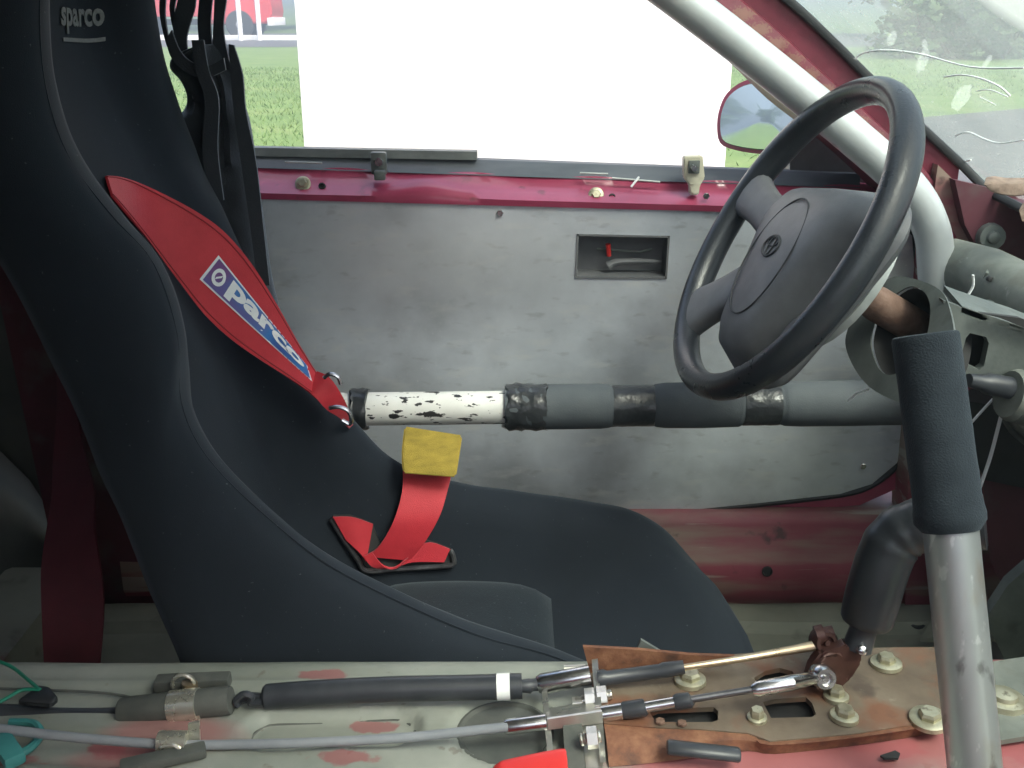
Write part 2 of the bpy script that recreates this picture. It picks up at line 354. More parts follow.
# white board beyond the driver's window
B0 = PY(294, 10, 2.15); B1 = PY(731, 90, 2.15)
bd = thing('board', 'large plain white board standing upright outside the driver window', 'board', ((B0.x + B1.x) / 2, 2.15, 0))
bm = NB(); box(bm, V(((B0.x + B1.x) / 2, 2.17, .93)), (B1.x - B0.x, .03, 1.62), bev=.004); obj('panel', bm, M['board'], bd)
for sx in (B0.x + .12, B1.x - .12):
    bm = NB(); box(bm, V((sx, 2.21, .50)), (.05, .045, 1.0), bev=.003); box(bm, V((sx, 2.25, .025)), (.05, .5, .05), bev=.003)
    obj('leg', bm, M['whitepaint'], bd)

# the red lorry far off
tx = -10.0; ty = 42.0
trk = thing('lorry', 'red lorry parked on the far road beyond the grass', 'lorry', (tx, ty, 0))
bm = NB(); plate(bm, [V((tx - 1.7, ty, .55)), V((tx + .55, ty, .55)), V((tx + .75, ty, .9)), V((tx + .7, ty, 1.5)), V((tx - .35, ty, 1.75)), V((tx - .5, ty, 2.7)), V((tx - 1.7, ty, 2.8))], [], V((0, 2.2, 0)))
bmesh.ops.bevel(bm, geom=list(bm.edges), offset=.06, segments=2, affect='EDGES'); obj('cab', bm, M['truckred'], trk)
bm = NB(); box(bm, V((tx - 1.0, ty - .01, 2.2)), (.75, .03, .7), bev=.01); obj('side_window', bm, M['hole'], trk)
bm = NB(); box(bm, V((tx - 4.6, ty + 1.1, 1.75)), (5.4, 2.3, 1.9), bev=.05); obj('cargo_body', bm, M['truckred'], trk)
bm = NB(); box(bm, V((tx - 3.3, ty + 1.1, .6)), (7.6, .9, .22), bev=.02); obj('chassis', bm, M['tyre'], trk)
bm = NB(); box(bm, V((tx + .66, ty + 1.1, .62)), (.25, 2.25, .3), bev=.04); obj('bumper', bm, M['whitepaint'], trk)
for wx in (-.55, -4.6, -5.9):
    for wy in (-.05, 1.95):
        bm = NB(); lathe(bm, V((tx + wx, ty + wy, .52)), V((0, 1, 0)), [(0, .34), (0, .5), (.03, .53), (.27, .53), (.3, .5), (.3, .34)]); wl = obj('wheel', bm, M['tyre'], trk)
        bm = NB(); lathe(bm, V((tx + wx, ty + wy, .52)), V((0, 1, 0)), [(.04, .335), (.05, .2), (-.01, .12), (-.02, .05)]); obj('rim', bm, M['steelrim'], wl)
# white posts and kerb in front of it
for i, u in enumerate((241, 260)):
    p = PZ(u, 41, 0); q = V((p.x, 39.0, 0))
    q.x = (u - 512) / 1024 * (39 * cs + 1 * sn)
    bm = NB(); lathe(bm, q, V((0, 0, 1)), [(0, .09), (3.2, .08), (3.24, .05)], 10)
    tag(obj('post', bm, M['whitepaint'], base=q), ['left one of two white posts in front of the red lorry', 'right one of two white posts in front of the red lorry'][i], 'post', 'white posts before the lorry')
bm = NB(); box(bm, V((-13, 39.6, .09)), (24, .3, .18), bev=.02); obj('kerb', bm, M['whitepaint'], kind='structure')

def leaf_mesh(name, n, rx, rz, size, seed):
    rnd = random.Random(seed); bm = NB()
    cl = [V((rnd.gauss(0, .5) * rx, rnd.gauss(0, .5) * rx, rnd.uniform(-.8, .8) * rz)) for _ in range(26)]
    for _ in range(n):
        c = rnd.choice(cl); p = c + V((rnd.gauss(0, 1), rnd.gauss(0, 1), rnd.gauss(0, .8))) * (.2 * rx)
        a = V((rnd.uniform(-1, 1), rnd.uniform(-1, 1), rnd.uniform(-1, 1))).normalized(); x, y = frame(a); s = size * rnd.uniform(.6, 1.4)
        bm.faces.new([bm.verts.new(p + x * s), bm.verts.new(p + y * s * .6), bm.verts.new(p - x * s), bm.verts.new(p - y * s * .6)])
    me = bpy.data.meshes.new(name); bm.to_mesh(me); bm.free(); return me
tcrown = leaf_mesh('crown', 4200, 2.6, 2.8, .22, 3); tcrown.materials.append(M['leaf'])
bcrown = leaf_mesh('foliage', 2600, 1.0, .8, .09, 5); bcrown.materials.append(M['leaf2'])
bm = NB(); tube(bm, cr([V((0, 0, 0)), V((.05, 0, 1.6)), V((-.05, .05, 3.2)), V((.1, 0, 5.2))], 3), [.24, .22, .2, .19, .18, .17, .15, .12, .09, .05], 8)
for a in range(5): tube(bm, [V((0, 0, 2.2 + a * .4)), V((math.cos(a * 2.4) * .9, math.sin(a * 2.4) * .9, 3.2 + a * .45)), V((math.cos(a * 2.4) * 1.9, math.sin(a * 2.4) * 1.9, 3.9 + a * .5))], [.09, .06, .02], 6)
tm = bpy.data.meshes.new('trunk'); bm.to_mesh(tm); bm.free(); tm.materials.append(M['bark'])
bm = NB()
for a in range(5): tube(bm, [V((0, 0, 0)), V((math.cos(a * 1.26) * .25, math.sin(a * 1.26) * .25, .4)), V((math.cos(a * 1.26) * .5, math.sin(a * 1.26) * .5, .9))], [.03, .02, .008], 5)
sm = bpy.data.meshes.new('stem'); bm.to_mesh(sm); bm.free(); sm.materials.append(M['bark'])
def plant(name, label, cat, loc, sc, crown, stem, cz, group):
    r = thing(name, label, cat, loc, group); r.rotation_euler.z = random.uniform(0, 6.28); r.scale = (sc,) * 3
    for nm, me, z in (('crown' if crown is tcrown else 'foliage', crown, cz), ('trunk' if crown is tcrown else 'stem', stem, 0)):
        o = bpy.data.objects.new(nm, me); COL.objects.link(o); o.parent = r; o.location.z = z
for x, y, s in [(-26, 56, 1.2), (-19, 58, 1.0), (-13.2, 57, 1.3), (-7, 60, 1.2), (0, 58, 1.0), (5, 54, 1.2), (17, 46, 1.0), (21, 42, 1.1), (27, 38, 1.2), (33, 35, 1), (-52, 4, .8), (-60, 12, .9)]:
    plant('tree', 'leafy green tree in the distant row around the grass', 'tree', (x, y, 0 if y < 55 else .02 * (y - 55)), s, tcrown, tm, 4.2, 'trees beyond the far road')
for x, y, s in [(9.6, 24.5, 1.0), (11.0, 24.0, 1.1), (12.9, 25, 1.0), (10.4, 26.5, 1.2), (14.6, 25.6, 1.1)]:
    plant('bush', 'green bush on the grass seen through the windscreen', 'bush', (x, y, 0), s, bcrown, sm, .85, 'bushes seen through the windscreen')

# ------------------------------------------------------------------ the car body
body = thing('car_body', 'stripped red car body shell around the seat, with bare tunnel, sill and windscreen', 'car', (0, .62, 0))
# tunnel -------------------------------------------------------------
TZ = .52
def tz(x, y, rec=True):
    top = TZ + .004 * x
    # cross section: flat top .45...68, rounded shoulders, sloping sides
    e = max(0, .455 - y, y - .672)
    if e > 0:
        if e < .03: top -= .03 - math.sqrt(max(0, .03 ** 2 - e * e))
        else: top -= .03 + (e - .03) * 6
    return max(top, .18)
REC = []
def stadium(x, y, a, b, r, w=.0045):
    ab = b - a; t = max(0, min(1, ((x - a.x) * ab.x + (y - a.y) * ab.y) / ab.length_squared))
    d = math.hypot(x - a.x - ab.x * t, y - a.y - ab.y * t) - r
    return max(0, min(1, .5 - d / w))
sA = PZ(272, 728, TZ).to_2d(); sB = PZ(392, 724, TZ).to_2d(); pC = PZ(505, 727, TZ).to_2d()
sC = PZ(20, 745, TZ).to_2d(); sD = PZ(150, 750, TZ).to_2d()
bm = NB(); nx = 330
prof_y = [.395, .41, .423, .426, .43, .435, .44, .446] + [.452 + .0045 * i for i in range(50)] + [.678, .684, .69, .695, .699, .703, .71, .72]
rows = []
for i in range(nx + 1):
    x = -.85 + 1.6 * i / nx; row = []
    for y in prof_y:
        z = tz(x, y)
        z -= .0095 * stadium(x, y, sA, sB, .0195)
        z -= .007 * stadium(x, y, pC, pC + V((.0001, 0)), .036)
        z -= .007 * stadium(x, y, sC, sD, .014, .01)
        z += .0025 * max(0, 1 - abs(y - .655) / .006) * (1 if x < .05 else 0)
        z += .0012 * noise.noise(V((x * 14, y * 14, 0)))
        row.append(bm.verts.new((x, y, z)))
    rows.append(row)
for a, b_ in zip(rows, rows[1:]):
    for k in range(len(prof_y) - 1): bm.faces.new((a[k], b_[k], b_[k + 1], a[k + 1]))
tun = obj('transmission_tunnel', bm, M['tunnel'], body, ang=60)
off = V((0, -.62, 0))
for (u, v, rx, ry, am) in [(760, 762, .10, .03, .9), (985, 715, .10, .10, .85), (880, 655, .09, .03, .8), (165, 735, .045, .022, .6), (120, 752, .05, .014, .5)]:
    p = PZ(u, v, TZ) + off; add_region(M['tunnel'], (.33, .095, .10), p, (rx, ry, .05), .25, .9, 18, am)
for (u, v) in [(372, 716), (345, 757), (322, 674)]:
    p = PZ(u, v, TZ) + off; add_region(M['tunnel'], (.27, .06, .07), p, (.019, .007, .05), .12, 1.4, 90, .65)
# thin dark tubes that put shading round the foot of the pressed recesses
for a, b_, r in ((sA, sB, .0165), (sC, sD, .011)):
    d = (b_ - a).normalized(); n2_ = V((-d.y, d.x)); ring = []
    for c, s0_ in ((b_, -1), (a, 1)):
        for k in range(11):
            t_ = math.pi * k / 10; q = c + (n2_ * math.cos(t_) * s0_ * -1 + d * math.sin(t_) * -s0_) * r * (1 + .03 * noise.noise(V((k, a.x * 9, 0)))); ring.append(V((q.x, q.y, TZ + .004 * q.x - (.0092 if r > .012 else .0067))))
    ring.append(ring[0].copy()); bm = NB(); tube(bm, ring, [.0013 + .0006 * noise.noise(p * 90) for p in ring], 6, flat=.5); obj('shade_line', bm, M['rubber'], body)
# round plug
bm = NB(); pc = V((pC.x, pC.y, TZ - .0072)); lathe(bm, pc, V((0, 0, 1)), [(0, .0355), (.003, .0350), (.0034, .033), (.0012, .031), (.0010, .004)], 32); obj('tunnel_plug', bm, M['rubber'], body)
# floor
bm = NB(); nx, ny = 90, 50; rows = []
for i in range(nx + 1):
    x = -1.3 + 2.3 * i / nx; row = []
    for j in range(ny + 1):
        y = .69 + .62 * j / ny
        z = .20 + .004 * noise.noise(V((x * 9, y * 9, 1)))
        z += .012 * max(0, min(1, (math.sin(y * 42) - .2) * 3)) * (1 if x < .75 else 0)
        row.append(bm.verts.new((x, y, z)))
    rows.append(row)
for a, b_ in zip(rows, rows[1:]):
    for k in range(ny): bm.faces.new((a[k], b_[k], b_[k + 1], a[k + 1]))
obj('floor_pan', bm, M['floor'], body)
for (u, v, r) in [(915, 622, .016), (925, 608, .008)]:
    bm = NB(); p = PZ(u, v, .206); lathe(bm, p, V((0, 0, 1)), [(-.02, r), (.002, r * .97), (.003, r * .8), (-.001, r * .7)], 20); obj('floor_grommet', bm, M['seal'], body)
# sill: inner face, ledge and top
bm = NB(); secs = []
for i in range(61):
    x = -.55 + 1.55 * i / 60
    z0 = .212 + max(0, (x - .45)) * .02
    y0 = 1.262 + .003 * noise.noise(V((x * 7, 2, 0)))
    secs.append([V((x, y0 + .02, .19)), V((x, y0 + .008, z0)), V((x, y0, z0 + .018)), V((x, y0 + .002, z0 + .065)), V((x, y0 + .010, z0 + .072)), V((x, y0 + .012, z0 + .115)),
                 V((x, y0 + .022, z0 + .127)), V((x, y0 + .030, z0 + .129)), V((x, y0 + .052, z0 + .129)), V((x, 1.36, z0 + .129)), V((x, 1.36, .19))])
loft(bm, secs); obj('sill', bm, M['red_worn'], body, ang=50)
bm = NB(); p = PY(767, 571, 1.262); lathe(bm, p, V((0, -1, 0)), [(-.01, .0075), (.003, .0075), (.0035, .006), (.001, .005)], 16); obj('sill_plug', bm, M['hole'], body)
# windscreen opening line in the X-Z plane
YP = 1.27
A0 = PY(793, 5, YP); A1 = PY(960, 164, YP)
dA = (A1 - A0); sl = dA.z / dA.x
topx = A0.x - (1.19 - A0.z) / (-sl)
AT = V((topx, YP, 1.19))
# A pillar: inner face built of long strips, lower edge hidden behind the cage tube
pil_u = [(600, -165), (700, -72), (790, 2), (828, 37), (866, 75), (905, 112), (935, 140), (960, 163)]
pil_l = [(540, -120), (640, -22), (738, 60), (785, 105), (830, 140), (880, 185), (915, 225), (950, 285)]
up = cr([PY(u, v, YP) for u, v in pil_u], 4); lo = cr([PY(u, v, YP - .012) for u, v in pil_l], 4)
bm = NB(); secs = []
for a, b_ in zip(up, lo):
    sec = [a + V((0, .07, 0)), a.copy()]
    for k in (.2, .36, .40, .72, .8): 
        q = a.lerp(b_, k); q.y += {.2: .004, .36: .006, .40: -.006, .72: -.010, .8: -.004}[k] + .002 * noise.noise(q * 40); sec.append(q)
    sec += [b_.copy(), b_ + V((0, .09, 0))]; secs.append(sec)
loft(bm, secs); obj('a_pillar', bm, M['red_rough'], body, ang=50)
for k in range(9):
    p = PY(742 + k * 16, 14 + k * 15.2, 1.262); p = p - V((0, .62, 0))
    add_region(M['red_rough'], (.22, .14, .08), p, (.015, .05, .007), .2, 2.6, 420, .45)
# seal on pillar + along windscreen base
base_pts = [A1 + V((.004, 0, -.004))]
bm = NB(); ring = cr([PY(u, v, YP - .004) for u, v in pil_u], 4); tube(bm, ring + [A1 + V((.03, -.02, -.03)), A1 + V((.045, -.08, -.04)), A1 + V((.07, -.3, -.045)), A1 + V((.09, -.65, -.05)), A1 + V((.07, -1.0, -.045)), A1 + V((.03, -1.28, -.03))], .0042, 8, flat=1.3)
obj('windscreen_seal', bm, M['seal'], body)
# windscreen: bowed sheet from roof edge to base, 5 mm thick
bm = NB(); secs = []
nrm = V((-sl, 0, 1)).normalized()
for j in range(25):
    f = j / 24; y = YP + .004 - f * 1.29; bow = .075 * math.sin(math.pi * f) ** .8
    sec = []
    for k in range(9):
        g_ = -.02 + 1.06 * k / 8; q = AT.lerp(A1 + V((.03, 0, .03 * sl)), g_); sec.append(V((q.x + bow, y, q.z)) + nrm * .004)
    secs.append(sec)
loft(bm, secs, closed=False, caps=False)
ws = obj('windscreen', bm, M['glass'], body)
wn = V((-sl, 0, 1)).normalized()
def WS(u, v): # point on the inside of the glass near the driver's pillar
    p = PL(u, v, A0 + V((.012, 0, 0)), wn)
    for _ in range(3):
        f = max(0, min(1, (YP - p.y) / 1.29)); bow = .075 * math.sin(math.pi * f) ** .8
        p = PL(u, v, A0 + V((bow, 0, 0)) + wn * .0022, wn)
    return p
for pts, r in [([(856, 58), (864, 53), (885, 50), (920, 54), (970, 67), (1024, 68)], .0009), ([(944, 77), (962, 75), (982, 79), (1000, 87), (1010, 96)], .0009), ([(977, 91), (990, 90), (1008, 97)], .0006),
               ([(955, 136), (968, 132), (985, 139), (1000, 143), (1024, 140)], .0007), ([(958, 163), (971, 160)], .001), ([(980, 97), (996, 105)], .0005)]:
    bm = NB(); tube(bm, cr([WS(u, v) for u, v in pts], 5), r, 5); obj('scratch', bm, M['white_tie'], ws)
for u, v, a, b_, an in [(923, 60, 5, 13, .35), (892, 38, 4, 8, .4), (962, 97, 7, 15, .55), (987, 62, 2.5, 9, .6), (925, 44, 3, 5, 0), (858, 57, 2, 5, 1.0)]:
    bm = NB(); pts = []
    for k in range(18):
        t_ = 2 * math.pi * k / 18; X = a * math.cos(t_) * (1 + .5 * noise.noise(V((k * .7, u, 0)))); Z = b_ * math.sin(t_) * (1 + .3 * noise.noise(V((k * .7, v, 5))))
        pts.append(WS(u + X * math.cos(an) - Z * math.sin(an) * -1, v - X * math.sin(an) * -1 - Z * math.cos(an)))
    plate(bm, pts, [], wn * -.0006); obj('smear', bm, M['smear'], ws)
N = GT.nodes; L = GT.links
wp = WS(1010, -50) - V((0, .62, 0))
sb = N.new('ShaderNodeVectorMath'); sb.operation = 'DISTANCE'; sb.inputs[1].default_value = wp; L.new(GTC.outputs['Object'], sb.inputs[0])
mw = N.new('ShaderNodeMapRange'); mw.inputs[1].default_value = .135; mw.inputs[2].default_value = .108; mw.inputs[4].default_value = .5; L.new(sb.outputs['Value'], mw.inputs[0])
L.new(mw.outputs[0], N.new('ShaderNodeMath').inputs[0]); a2 = N[-1]; a2.operation = 'ADD'; a2.use_clamp = True
L.new(GLASS_ADD.outputs[0], a2.inputs[1])
for lk in list(GLASS_ADD.outputs[0].links):
    if lk.to_node != a2:
        ts = lk.to_socket; L.new(a2.outputs[0], ts)
# roof, front bulkhead, rear shell, near side
def sheet(name, pts, m, th=V((0, 0, .015))):
    bm = NB(); plate(bm, [V(p) for p in pts], [], th); return obj(name, bm, m, body)
sheet('roof_panel', [(AT.x, -.0, 1.2), (AT.x + .06, .62, 1.2), (AT.x, 1.25, 1.2), (-1.25, 1.25, 1.2), (-1.25, 0, 1.2)], M['headliner'], V((0, 0, .02)))
sheet('rear_bulkhead', [(-1.25, -.05, .15), (-1.25, 1.36, .15), (-1.25, 1.28, 1.2), (-1.25, -.02, 1.2)], M['trim'], V((-.02, 0, 0)))
sheet('rear_quarter_panel', [(-.62, 1.345, .19), (-1.25, 1.345, .19), (-1.25, 1.345, 1.2), (-.66, 1.345, 1.2)], M['trim'], V((0, .03, 0)))
sheet('passenger_quarter_panel', [(-.62, -.1, .19), (-1.25, -.1, .19), (-1.25, -.1, 1.2), (-.66, -.1, 1.2)], M['trim'], V((0, .03, 0)))
sheet('passenger_door_skin', [(-.62, -.13, .19), (.72, -.13, .19), (.68, -.13, .78), (-.62, -.13, .80)], M['red_paint'], V((0, .03, 0)))
sheet('passenger_header_blocker', [(-.62, -.10, 1.09), (.30, -.10, 1.09), (.16, -.03, 1.2), (-.62, -.03, 1.2)], M['headliner'], V((0, .02, .004)))  # unseen header, added low to keep light off the tunnel
sheet('passenger_pillar_blocker', [(-.62, -.12, .79), (-.14, -.12, .79), (-.18, -.04, 1.19), (-.62, -.04, 1.19)], M['headliner'], V((0, .02, .004)))  # unseen pillar, widened forward to darken the seat and rear left
sheet('passenger_a_pillar', [(.30, -.11, 1.09), (.62, -.12, .79), (.70, -.12, .79), (.22, -.04, 1.19)], M['headliner'], V((0, .02, .004)))
sheet('passenger_floor', [(-1.25, -.1, .195), (1.0, -.1, .195), (1.0, .42, .195), (-1.25, .42, .195)], M['floor'], V((0, 0, -.015)))
bm = NB(); secs = []
for x, zt in ((.0, 0), (1, 1)):
    pass
sheet('front_bulkhead', [(.98, -.1, .15), (.98, 1.36, .15), (.98, 1.34, .80), (.98, -.08, .80)], M['shadow_maroon'], V((.02, 0, 0)))
# cowl under the windscreen
bm = NB(); secs = []
for j in range(21):
    f = j / 20; y = 1.285 - f * 1.36; bow = .075 * math.sin(math.pi * f) ** .8
    b0 = V((A1.x + .028 + bow, y, A1.z - .036))
    secs.append([b0, b0 + V((.012, 0, -.012)), b0 + V((.05, 0, -.02)), b0 + V((.06, 0, -.10)), b0 + V((.20, 0, -.12)), b0 + V((.42, 0, -.12)), b0 + V((.42, 0, .0)), b0 + V((.05, 0, .0))])
loft(bm, secs); obj('cowl_panel', bm, M['shadow_maroon'], body)
bm = NB(); secs = []
for j in range(13):
    f = j / 12; y = 1.33 - f * 1.44; e = abs(f - .5) * 2
    secs.append([V((x, y, z - .02 * e ** 4 - (.10 * e ** 8))) for x, z in ((A1.x + .08, .80), (A1.x + .4, .80), (A1.x + .9, .77), (A1.x + 1.2, .70), (A1.x + 1.2, .68), (A1.x + .9, .75), (A1.x + .4, .785), (A1.x + .08, .785))])
loft(bm, secs); obj('bonnet', bm, M['red_paint'], body)
# side structure at the foot of the pillar (hinge pillar) and the yellowed weld line
hp = [(938, 165), (962, 188), (985, 215), (1010, 240), (1060, 280), (1060, 620), (905, 620), (908, 480), (918, 380), (925, 290), (930, 220)]
bm = NB(); plate(bm, [PY(u, v, 1.255) for u, v in hp], [], V((0, .06, 0))); obj('hinge_pillar', bm, M['red_worn'], body)
bm = NB(); plate(bm, [PY(u, v, 1.235) for u, v in [(955, 180), (1060, 205), (1100, 330), (1000, 330), (985, 262), (965, 225)]], [], V((0, .018, 0))); obj('pillar_gusset', bm, M['shadow_maroon'], body)
bm = NB(); p = PY(992, 237, 1.225); lathe(bm, p, V((-.1, -1, .1)), [(-.01, .017), (.004, .015), (.004, .008), (.010, .007), (.011, .004)], 14); obj('pillar_bolt', bm, M['zinc'], body)
# firewall pieces behind the tall lever, low down on the right
bm = NB(); plate(bm, [PY(u, v, 1.15) for u, v in [(982, 470), (1060, 460), (1060, 600), (1010, 600), (990, 560)]], [], V((.02, .02, 0))); obj('toe_board', bm, M['shadow_maroon'], body)
bm = NB(); plate(bm, [PY(u, v, 1.0) for u, v in [(985, 620), (1008, 585), (1060, 540), (1060, 680), (1005, 660)]], [], V((0, .012, .004))); obj('pedal_box_plate', bm, M['zinc'], body)
bm = NB(); plate(bm, [PZ(u, v, .235) for u, v in [(920, 642), (938, 612), (1005, 605), (1012, 642)]], [], V((0, 0, .006))); obj('floor_patch', bm, M['floor'], body)

# torn tan foam on the cowl
bm = NB(); pts = [(983, 184), (992, 182), (1004, 184), (1024, 184), (1045, 187), (1045, 198), (1024, 196), (1012, 197), (1000, 195), (990, 192)]
plate(bm, [PY(u, v, 1.10) for u, v in pts], [], V((.01, .02, .004))); bmesh.ops.bevel(bm, geom=list(bm.edges), offset=.0015, segments=1, affect='EDGES')
tag(obj('foam_strip', bm, M['tan']), 'torn tan foam strip under the windscreen base', 'foam')
bm = NB(); plate(bm, [PY(u, v, 1.08) for u, v in [(1019, 210), (1026, 206), (1040, 208), (1040, 224), (1022, 221)]], [], V((.01, .015, .004)))
tag(obj('foam_strip', bm, M['tan']), 'small tan foam scrap at the right edge below the torn strip', 'foam')

# ------------------------------------------------------------------ driver door
YD = 1.30
door = thing('driver_door', 'red driver door with a scuffed bare aluminium inner panel and door mirror', 'car door', (.1, YD, .34))
pan = [(150, 193), (255, 198), (400, 202), (560, 206), (690, 210), (800, 214), (898, 218), (912, 236), (917, 300), (915, 380), (908, 430), (897, 463), (872, 484), (840, 494), (760, 503), (700, 509), (640, 515), (500, 530), (200, 540)]
panP = [PY(u, v, YD - .004) for u, v in pan]
hole = [PY(u, v, YD - .004) for u, v in [(577, 234), (670, 236), (667, 279), (575, 278)]]
bm = NB(); plate(bm, panP, [hole], V((0, .004, 0))); obj('inner_panel', bm, M['alu'], door)
add_region(M['alu'], (.20, .20, .22), PY(470, 300, YD) - door.location, (.16, .2, .06), .6, .8, 9, .35)
add_region(M['alu'], (.62, .63, .63), PY(420, 245, YD) - door.location, (.2, .2, .05), .7, .8, 7, .35)
bm = NB(); pp = [PY(u, v, YD + .001) for u, v in pan[5:]]; tube(bm, cr(pp, 4), .0055, 6); obj('panel_seal', bm, M['seal'], door)
# door shell behind the panel
bm = NB(); sh = [(140, 188), (890, 214), (930, 240), (934, 330), (925, 440), (905, 485), (860, 505), (700, 520), (140, 560)]
plate(bm, [PY(u, v, YD + .002) for u, v in sh], [[PY(u, v, YD + .002) for u, v in [(570, 228), (676, 230), (673, 285), (570, 284)]]], V((0, .06, 0))); obj('door_shell', bm, M['red_paint'], door)
# top rail with the dented red ledge
bm = NB(); secs = []
for i in range(81):
    f = i / 80; u = 140 + 760 * f
    v1 = 166.5 + (u - 245) * .0335 + (2.0 * math.sin(u * .05)); v2 = 196 + (u - 255) * .0275
    du = math.exp(-((u - 425) / 28) ** 2) * 7 + math.exp(-((u - 425) / 60) ** 2) * 2
    a = PY(u, v1, YD + .028); b_ = PY(u, v2 - 11 - du, YD + .004); c = PY(u, v2 - 3 - du * .45, YD - .010); d = PY(u, v2 + 3, YD - .008)
    m1 = a.lerp(b_, .5) + V((0, .008, -.002))
    secs.append([a + V((0, .04, 0)), a, m1, b_, c, d, d + V((0, .03, 0))])
loft(bm, secs); obj('top_rail', bm, M['red_paint'], door, ang=70)
# belt seal: long dark strip and a second raised strip to the rear
bm = NB(); secs = []
for i in range(31):
    u = 140 + 720 * i / 30; vt = 151 + (u - 245) * .0375; vb = 167.5 + (u - 245) * .0335
    a = PY(u, vt, YD + .045); b_ = PY(u, vb, YD + .026)
    secs.append([a + V((0, .02, 0)), a, b_, b_ + V((0, .03, 0))])
loft(bm, secs); obj('window_seal', bm, M['beltseal'], door)
bm = NB(); secs = []
for i in range(16):
    u = 140 + 337 * i / 15; vt = 147.5 + (u - 245) * .018; vb = 156 + (u - 245) * .018
    a = PY(u, vt, YD + .04); b_ = PY(u, vb, YD + .036); secs.append([a + V((0, .02, 0)), a, b_, b_ + V((0, .02, 0))])
loft(bm, secs); obj('inner_seal_strip', bm, M['zinc'], door)
def bolt(parent, p, n, r, h, wash=None, mt='bolt', name='bolt'):
    n = n.normalized(); base = p
    bm = NB(); lathe(bm, base, n, [(0, r), (h * .75, r), (h, r * .82), (h, r * .3)], 6 if r > .002 else 8)
    b_ = obj(name, bm, M[mt], parent, ang=20)
    if wash:
        bm = NB(); lathe(bm, base, n, [(-.001, wash), (r * .28, wash * .98), (r * .42, wash * .8), (r * .42, r * .6)], 22); obj('washer', bm, M[mt], b_)
    return b_
for u, v in [(303, 184), (596, 195)]: bolt(door, PY(u, v, YD + .004), V((0, -1, .5)), .006, .006, .010)
for u, v in [(500, 213), (863, 466), (706, 196)]: bolt(door, PY(u, v, YD - .005), V((0, -1, 0)), .0045, .003, None, 'chrome', 'screw')
for u, v in [(322, 186), (612, 197)]:
    bm = NB(); lathe(bm, PY(u, v, YD + .002), V((0, -1, .4)), [(-.004, .0045), (.001, .0045), (.0015, .003), (-.001, .002)], 10); obj('hole_plug', bm, M['hole'], door)
for a, b_ in [((285, 162), (322, 163)), ((580, 173), (608, 174)), ((612, 178), (660, 182))]:
    bm = NB(); p, q = PY(*a, YD + .018), PY(*b_, YD + .018); tube(bm, [p, q], .0014, 6); obj('seal_clip', bm, M['greyplastic'], door)
bm = NB(); tube(bm, [PY(631, 187, YD + .004), PY(639, 177, YD + .012)], .0015, 6); obj('seal_clip', bm, M['white_tie'], door)
# window channel brackets
bm = NB(); box(bm, PY(379, 163, YD + .012), (.020, .012, .028), bev=.003); box(bm, PY(380, 175, YD), (.014, .014, .012), bev=.002); br = obj('glass_bracket', bm, M['zinc'], door)
bm = NB(); lathe(bm, PY(379, 162, YD + .006), V((0, -1, 0)), [(0, .006), (.004, .005), (.004, .002)], 10); obj('screw', bm, M['chrome'], br)
bm = NB(); plate(bm, [PY(u, v, YD - .005) for u, v in [(684, 157), (703, 156), (705, 178), (700, 186), (699, 195), (690, 195), (690, 186), (684, 178)]], [], V((0, .016, 0))); bmesh.ops.bevel(bm, geom=list(bm.edges), offset=.0015, segments=2, affect='EDGES')
br = obj('glass_bracket', bm, M['beige'], door); br['label'] = 'beige glass bracket standing above the rail'
bm = NB(); box(bm, PY(694, 167, YD - .006), (.014, .004, .016), bev=.001); obj('nut_plate', bm, M['zinc'], br)
bm = NB(); lathe(bm, PY(694, 168, YD - .009), V((0, -1, 0)), [(0, .005), (.004, .004), (.004, .002)], 8); obj('screw', bm, M['chrome'], br)
# inner handle recess
bm = NB(); plate(bm, [PY(u, v, YD + .03) for u, v in [(566, 226), (680, 228), (676, 290), (566, 288)]], [], V((0, .01, 0)))
def fr(u0, v0, u1, v1, Y0, Y1):
    c0 = [PY(*q, Y0) for q in u0]; return c0
for (a, b_) in (((577, 234), (670, 236)), ((670, 236), (667, 279)), ((667, 279), (575, 278)), ((575, 278), (577, 234))):
    p0, p1 = PY(*a, YD - .006), PY(*b_, YD - .006); q0, q1 = p0 + V((0, .04, 0)), p1 + V((0, .04, 0)); e = (p1 - p0).normalized(); o_ = e.cross(V((0, 1, 0))) * -.0025
    vs = [bm.verts.new(x) for x in (p0, p1, q1, q0, p0 + o_, p1 + o_, q1 + o_, q0 + o_)]
    for f in ((0, 1, 2, 3), (4, 5, 6, 7), (0, 1, 5, 4), (1, 2, 6, 5), (2, 3, 7, 6), (3, 0, 4, 7)): bm.faces.new([vs[i] for i in f])
hb = obj('handle_recess', bm, M['plastic'], door)
bm = NB(); tube(bm, cr([PY(u, v, YD + .012) for u, v in [(608, 266), (617, 262), (640, 261), (662, 262)]], 4), [.006, .006, .005, .005, .0045, .004, .004, .004, .0035, .003, .003, .002, .002], 8); obj('release_lever', bm, M['plastic'], hb)
bm = NB(); tube(bm, [PY(608, 244, YD + .01), PY(609, 256, YD + .012)], [.0035, .003], 8); obj('lock_button', bm, M['redplastic'], hb)
bm = NB(); tube(bm, [PY(597, 249, YD + .02), PY(640, 252, YD + .02), PY(652, 249, YD + .02)], .0016, 6); obj('rod', bm, M['zinc'], hb)
